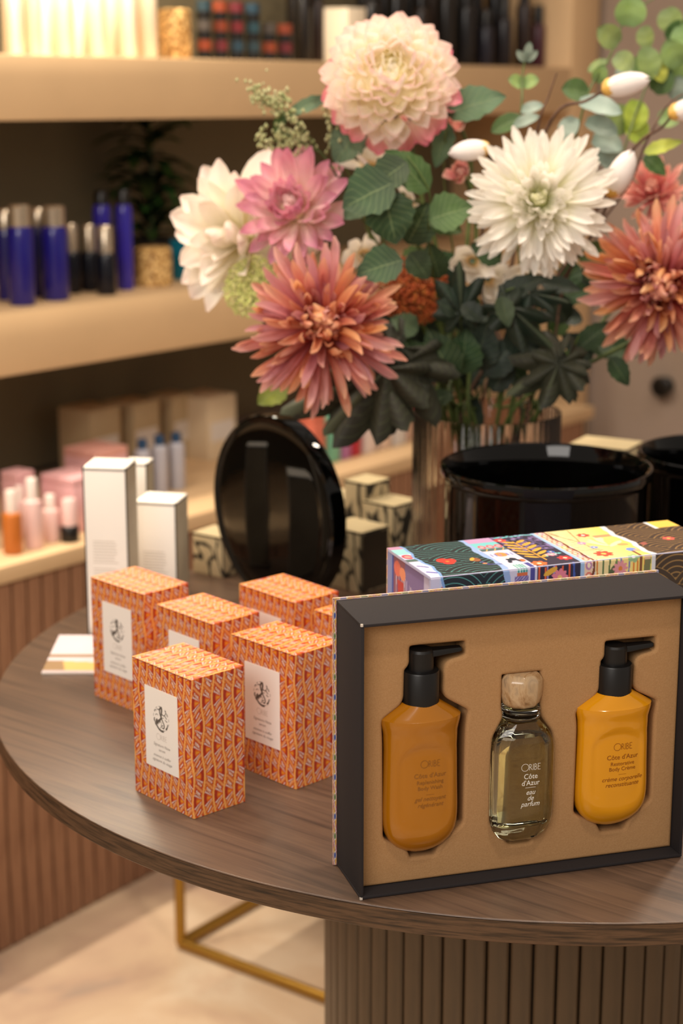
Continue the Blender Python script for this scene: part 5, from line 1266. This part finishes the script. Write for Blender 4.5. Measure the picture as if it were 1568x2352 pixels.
bottle_obj('gold_tin', 'pierced gold candle tin on the lower shelf', 'candle', 'lo', 352, 566, 84, TF + .10, goldp, goldp, .06, .97, 'pierced gold candle tins', .02)
tealm = pmat('#137a94', .35)
bottle_obj('teal_bottle', 'teal bottle right of the gold tin on the lower shelf', 'bottle', 'lo', 402, 548, 34, TF + .21, pmat('#0f5a78', .35)); box_obj('teal_box', 'bright teal box beside the cream dahlia on the lower shelf', 'box', 'lo', 432, 550, 52, TF + .12, tealm, lid=tealm)
# dark leafy plant at the back of the lower shelf
s, p = place('lo', 345, TF + .22); t = empty('potted_plant', 'dark green leafy plant at the back of the lower shelf', 'plant', p)
MB().lathe([(0, 0), (.040, 0), (.048, .07), (.044, .072), (.040, .06), (0, .06)], 24).build('pot', pmat('#1c1814', .5), t, smooth=40)
lfm = petal_mat('shelf_plant_leaf', [(0, '#0c1a0a'), (.6, '#1c3512'), (1, '#2e4a18')], var=.3); le = petal_mesh('leaf', lfm, .11, .032, .5, .1, .3, -.8, nv=7, base=.3); rr = random.Random(2)
hp = .36
MB().tube([(0, 0, .05), (.01, 0, .15), (0, .01, hp)], .004, 6).build('stem', stem_m, t)
for i in range(90):
    o = bpy.data.objects.new('leaf', le); C.objects.link(o); o.parent = t; z = .07 + hp * .80 * i / 90
    o.matrix_local = Matrix.Translation((rr.uniform(-.01, .01), 0, z)) @ Matrix.Rotation(i * 2.4, 4, 'Z') @ Matrix.Rotation(rr.uniform(.1, .9), 4, 'X') @ Matrix.Scale(rr.uniform(.7, 1.1), 4)
# worktop goods
olive = pmat('#b39d7a', .6); olive2 = pmat('#cfbb9c', .6); tl = .36
box_obj('cream_carton', 'left tall beige carton at the back of the worktop', 'box', 'ct', 193, 935, 92, tl, olive)
box_obj('cream_carton', 'second tall beige carton at the back of the worktop', 'box', 'ct', 293, 920, 82, tl, olive)
box_obj('cream_carton', 'third tall beige carton, shaded, at the back of the worktop', 'box', 'ct', 385, 905, 66, tl, olive)
box_obj('cream_carton', 'fourth and palest beige carton at the back of the worktop', 'box', 'ct', 465, 906, 92, tl - .04, olive2)
box_obj('pink_box', 'large pink box behind the taller slim white carton', 'box', 'ct', 205, 1028, 95, .20, pinkm, lid=pmat('#d99f92', .45))
box_obj('pink_box', 'pink box left of the taller slim white carton', 'box', 'ct', 148, 1090, 95, .10, pinkm, lid=pinkm)
box_obj('pink_box', 'pink box at the far left end of the worktop', 'box', 'ct', 18, 1085, 50, .16, pinkm, lid=pinkm)
bottle_obj('amber_bottle', 'amber bottle at the far left end of the worktop', 'bottle', 'ct', 0, 1130, 46, .05, pmat('#b8692a', .3), pmat('#ead6cc', .3), .35, .6)
for i, (x, yt, w_, tt) in enumerate(((50, 1102, 44, .05), (92, 1140, 40, .06), (20, 1120, 34, .12))):
    bottle_obj('pink_tube', ('tall pale pink bottle at the left of the worktop', 'shorter pale pink bottle beside the small jar', 'pale pink bottle half hidden at the far left of the worktop')[i], 'bottle', 'ct', x, yt, w_, tt, pinkl, pmat('#efdcd4', .3), .3, .6, 'pale pink bottles on the worktop')
bottle_obj('small_jar', 'small pink jar with a black base on the worktop', 'jar', 'ct', 137, 1150, 44, .035, blk2, pinkl, .62, .8)
bcap = pmat('#1b3c5c', .4); sil2 = pmat('#a9a7b0', .3)
for i, (x, yt) in enumerate(((315, 1010), (355, 1000), (395, 994))):
    bottle_obj('silver_tube', ('left silver-grey bottle with dark blue cap on the worktop', 'middle silver-grey bottle with dark blue cap on the worktop', 'right silver-grey bottle with dark blue cap on the worktop')[i], 'bottle', 'ct', x, yt, 38, .16, sil2, bcap, .17, .62, 'silver-grey bottles with dark blue caps')
for i, (x, cc, w_, yt, nm) in enumerate(((712, '#d0705a', 44, 950, 'coral'), (750, '#6fae92', 38, 930, 'mint green'), (778, '#a86a9c', 30, 950, 'mauve'), (802, '#b01c36', 30, 940, 'crimson'), (836, '#dcccc8', 40, 900, 'white'), (872, '#d8bfae', 34, 930, 'pale peach'), (905, '#cfcac8', 42, 900, 'light grey'))):
    box_obj('colour_carton', '%s carton in the row seen below the dark maple-like leaf' % nm, 'box', 'ct', x, yt, w_, .10, pmat(cc, .4), depth=.02, group='row of coloured cartons on the worktop', lid=pmat(cc, .4))
bottle_obj('pink_stopper', 'hot pink topped slim bottle left of the vase', 'bottle', 'ct', 940, 930, 18, .10, pmat('#c9a08c', .4), pmat('#c8304e', .4), .25, 1.2)
# black round knob on the right-hand wall
d = ray(1530, 885); pr = sp(S_END + .15, 0, 0); kk = (pr - CO).dot(SU) / d.dot(SU); P = CO + d * kk
t = empty('wall_knob', 'small black round knob on the wall at the right', 'knob', P, 0, None)
t.rotation_euler = (Vector(-SU)).to_track_quat('Z', 'Y').to_euler()
MB().lathe([(0, 0), (.022, 0), (.022, .004), (.008, .008), (.008, .02), (.024, .026), (.026, .034), (.02, .040), (0, .041)], 24).build('knob', blk2, t, smooth=40)
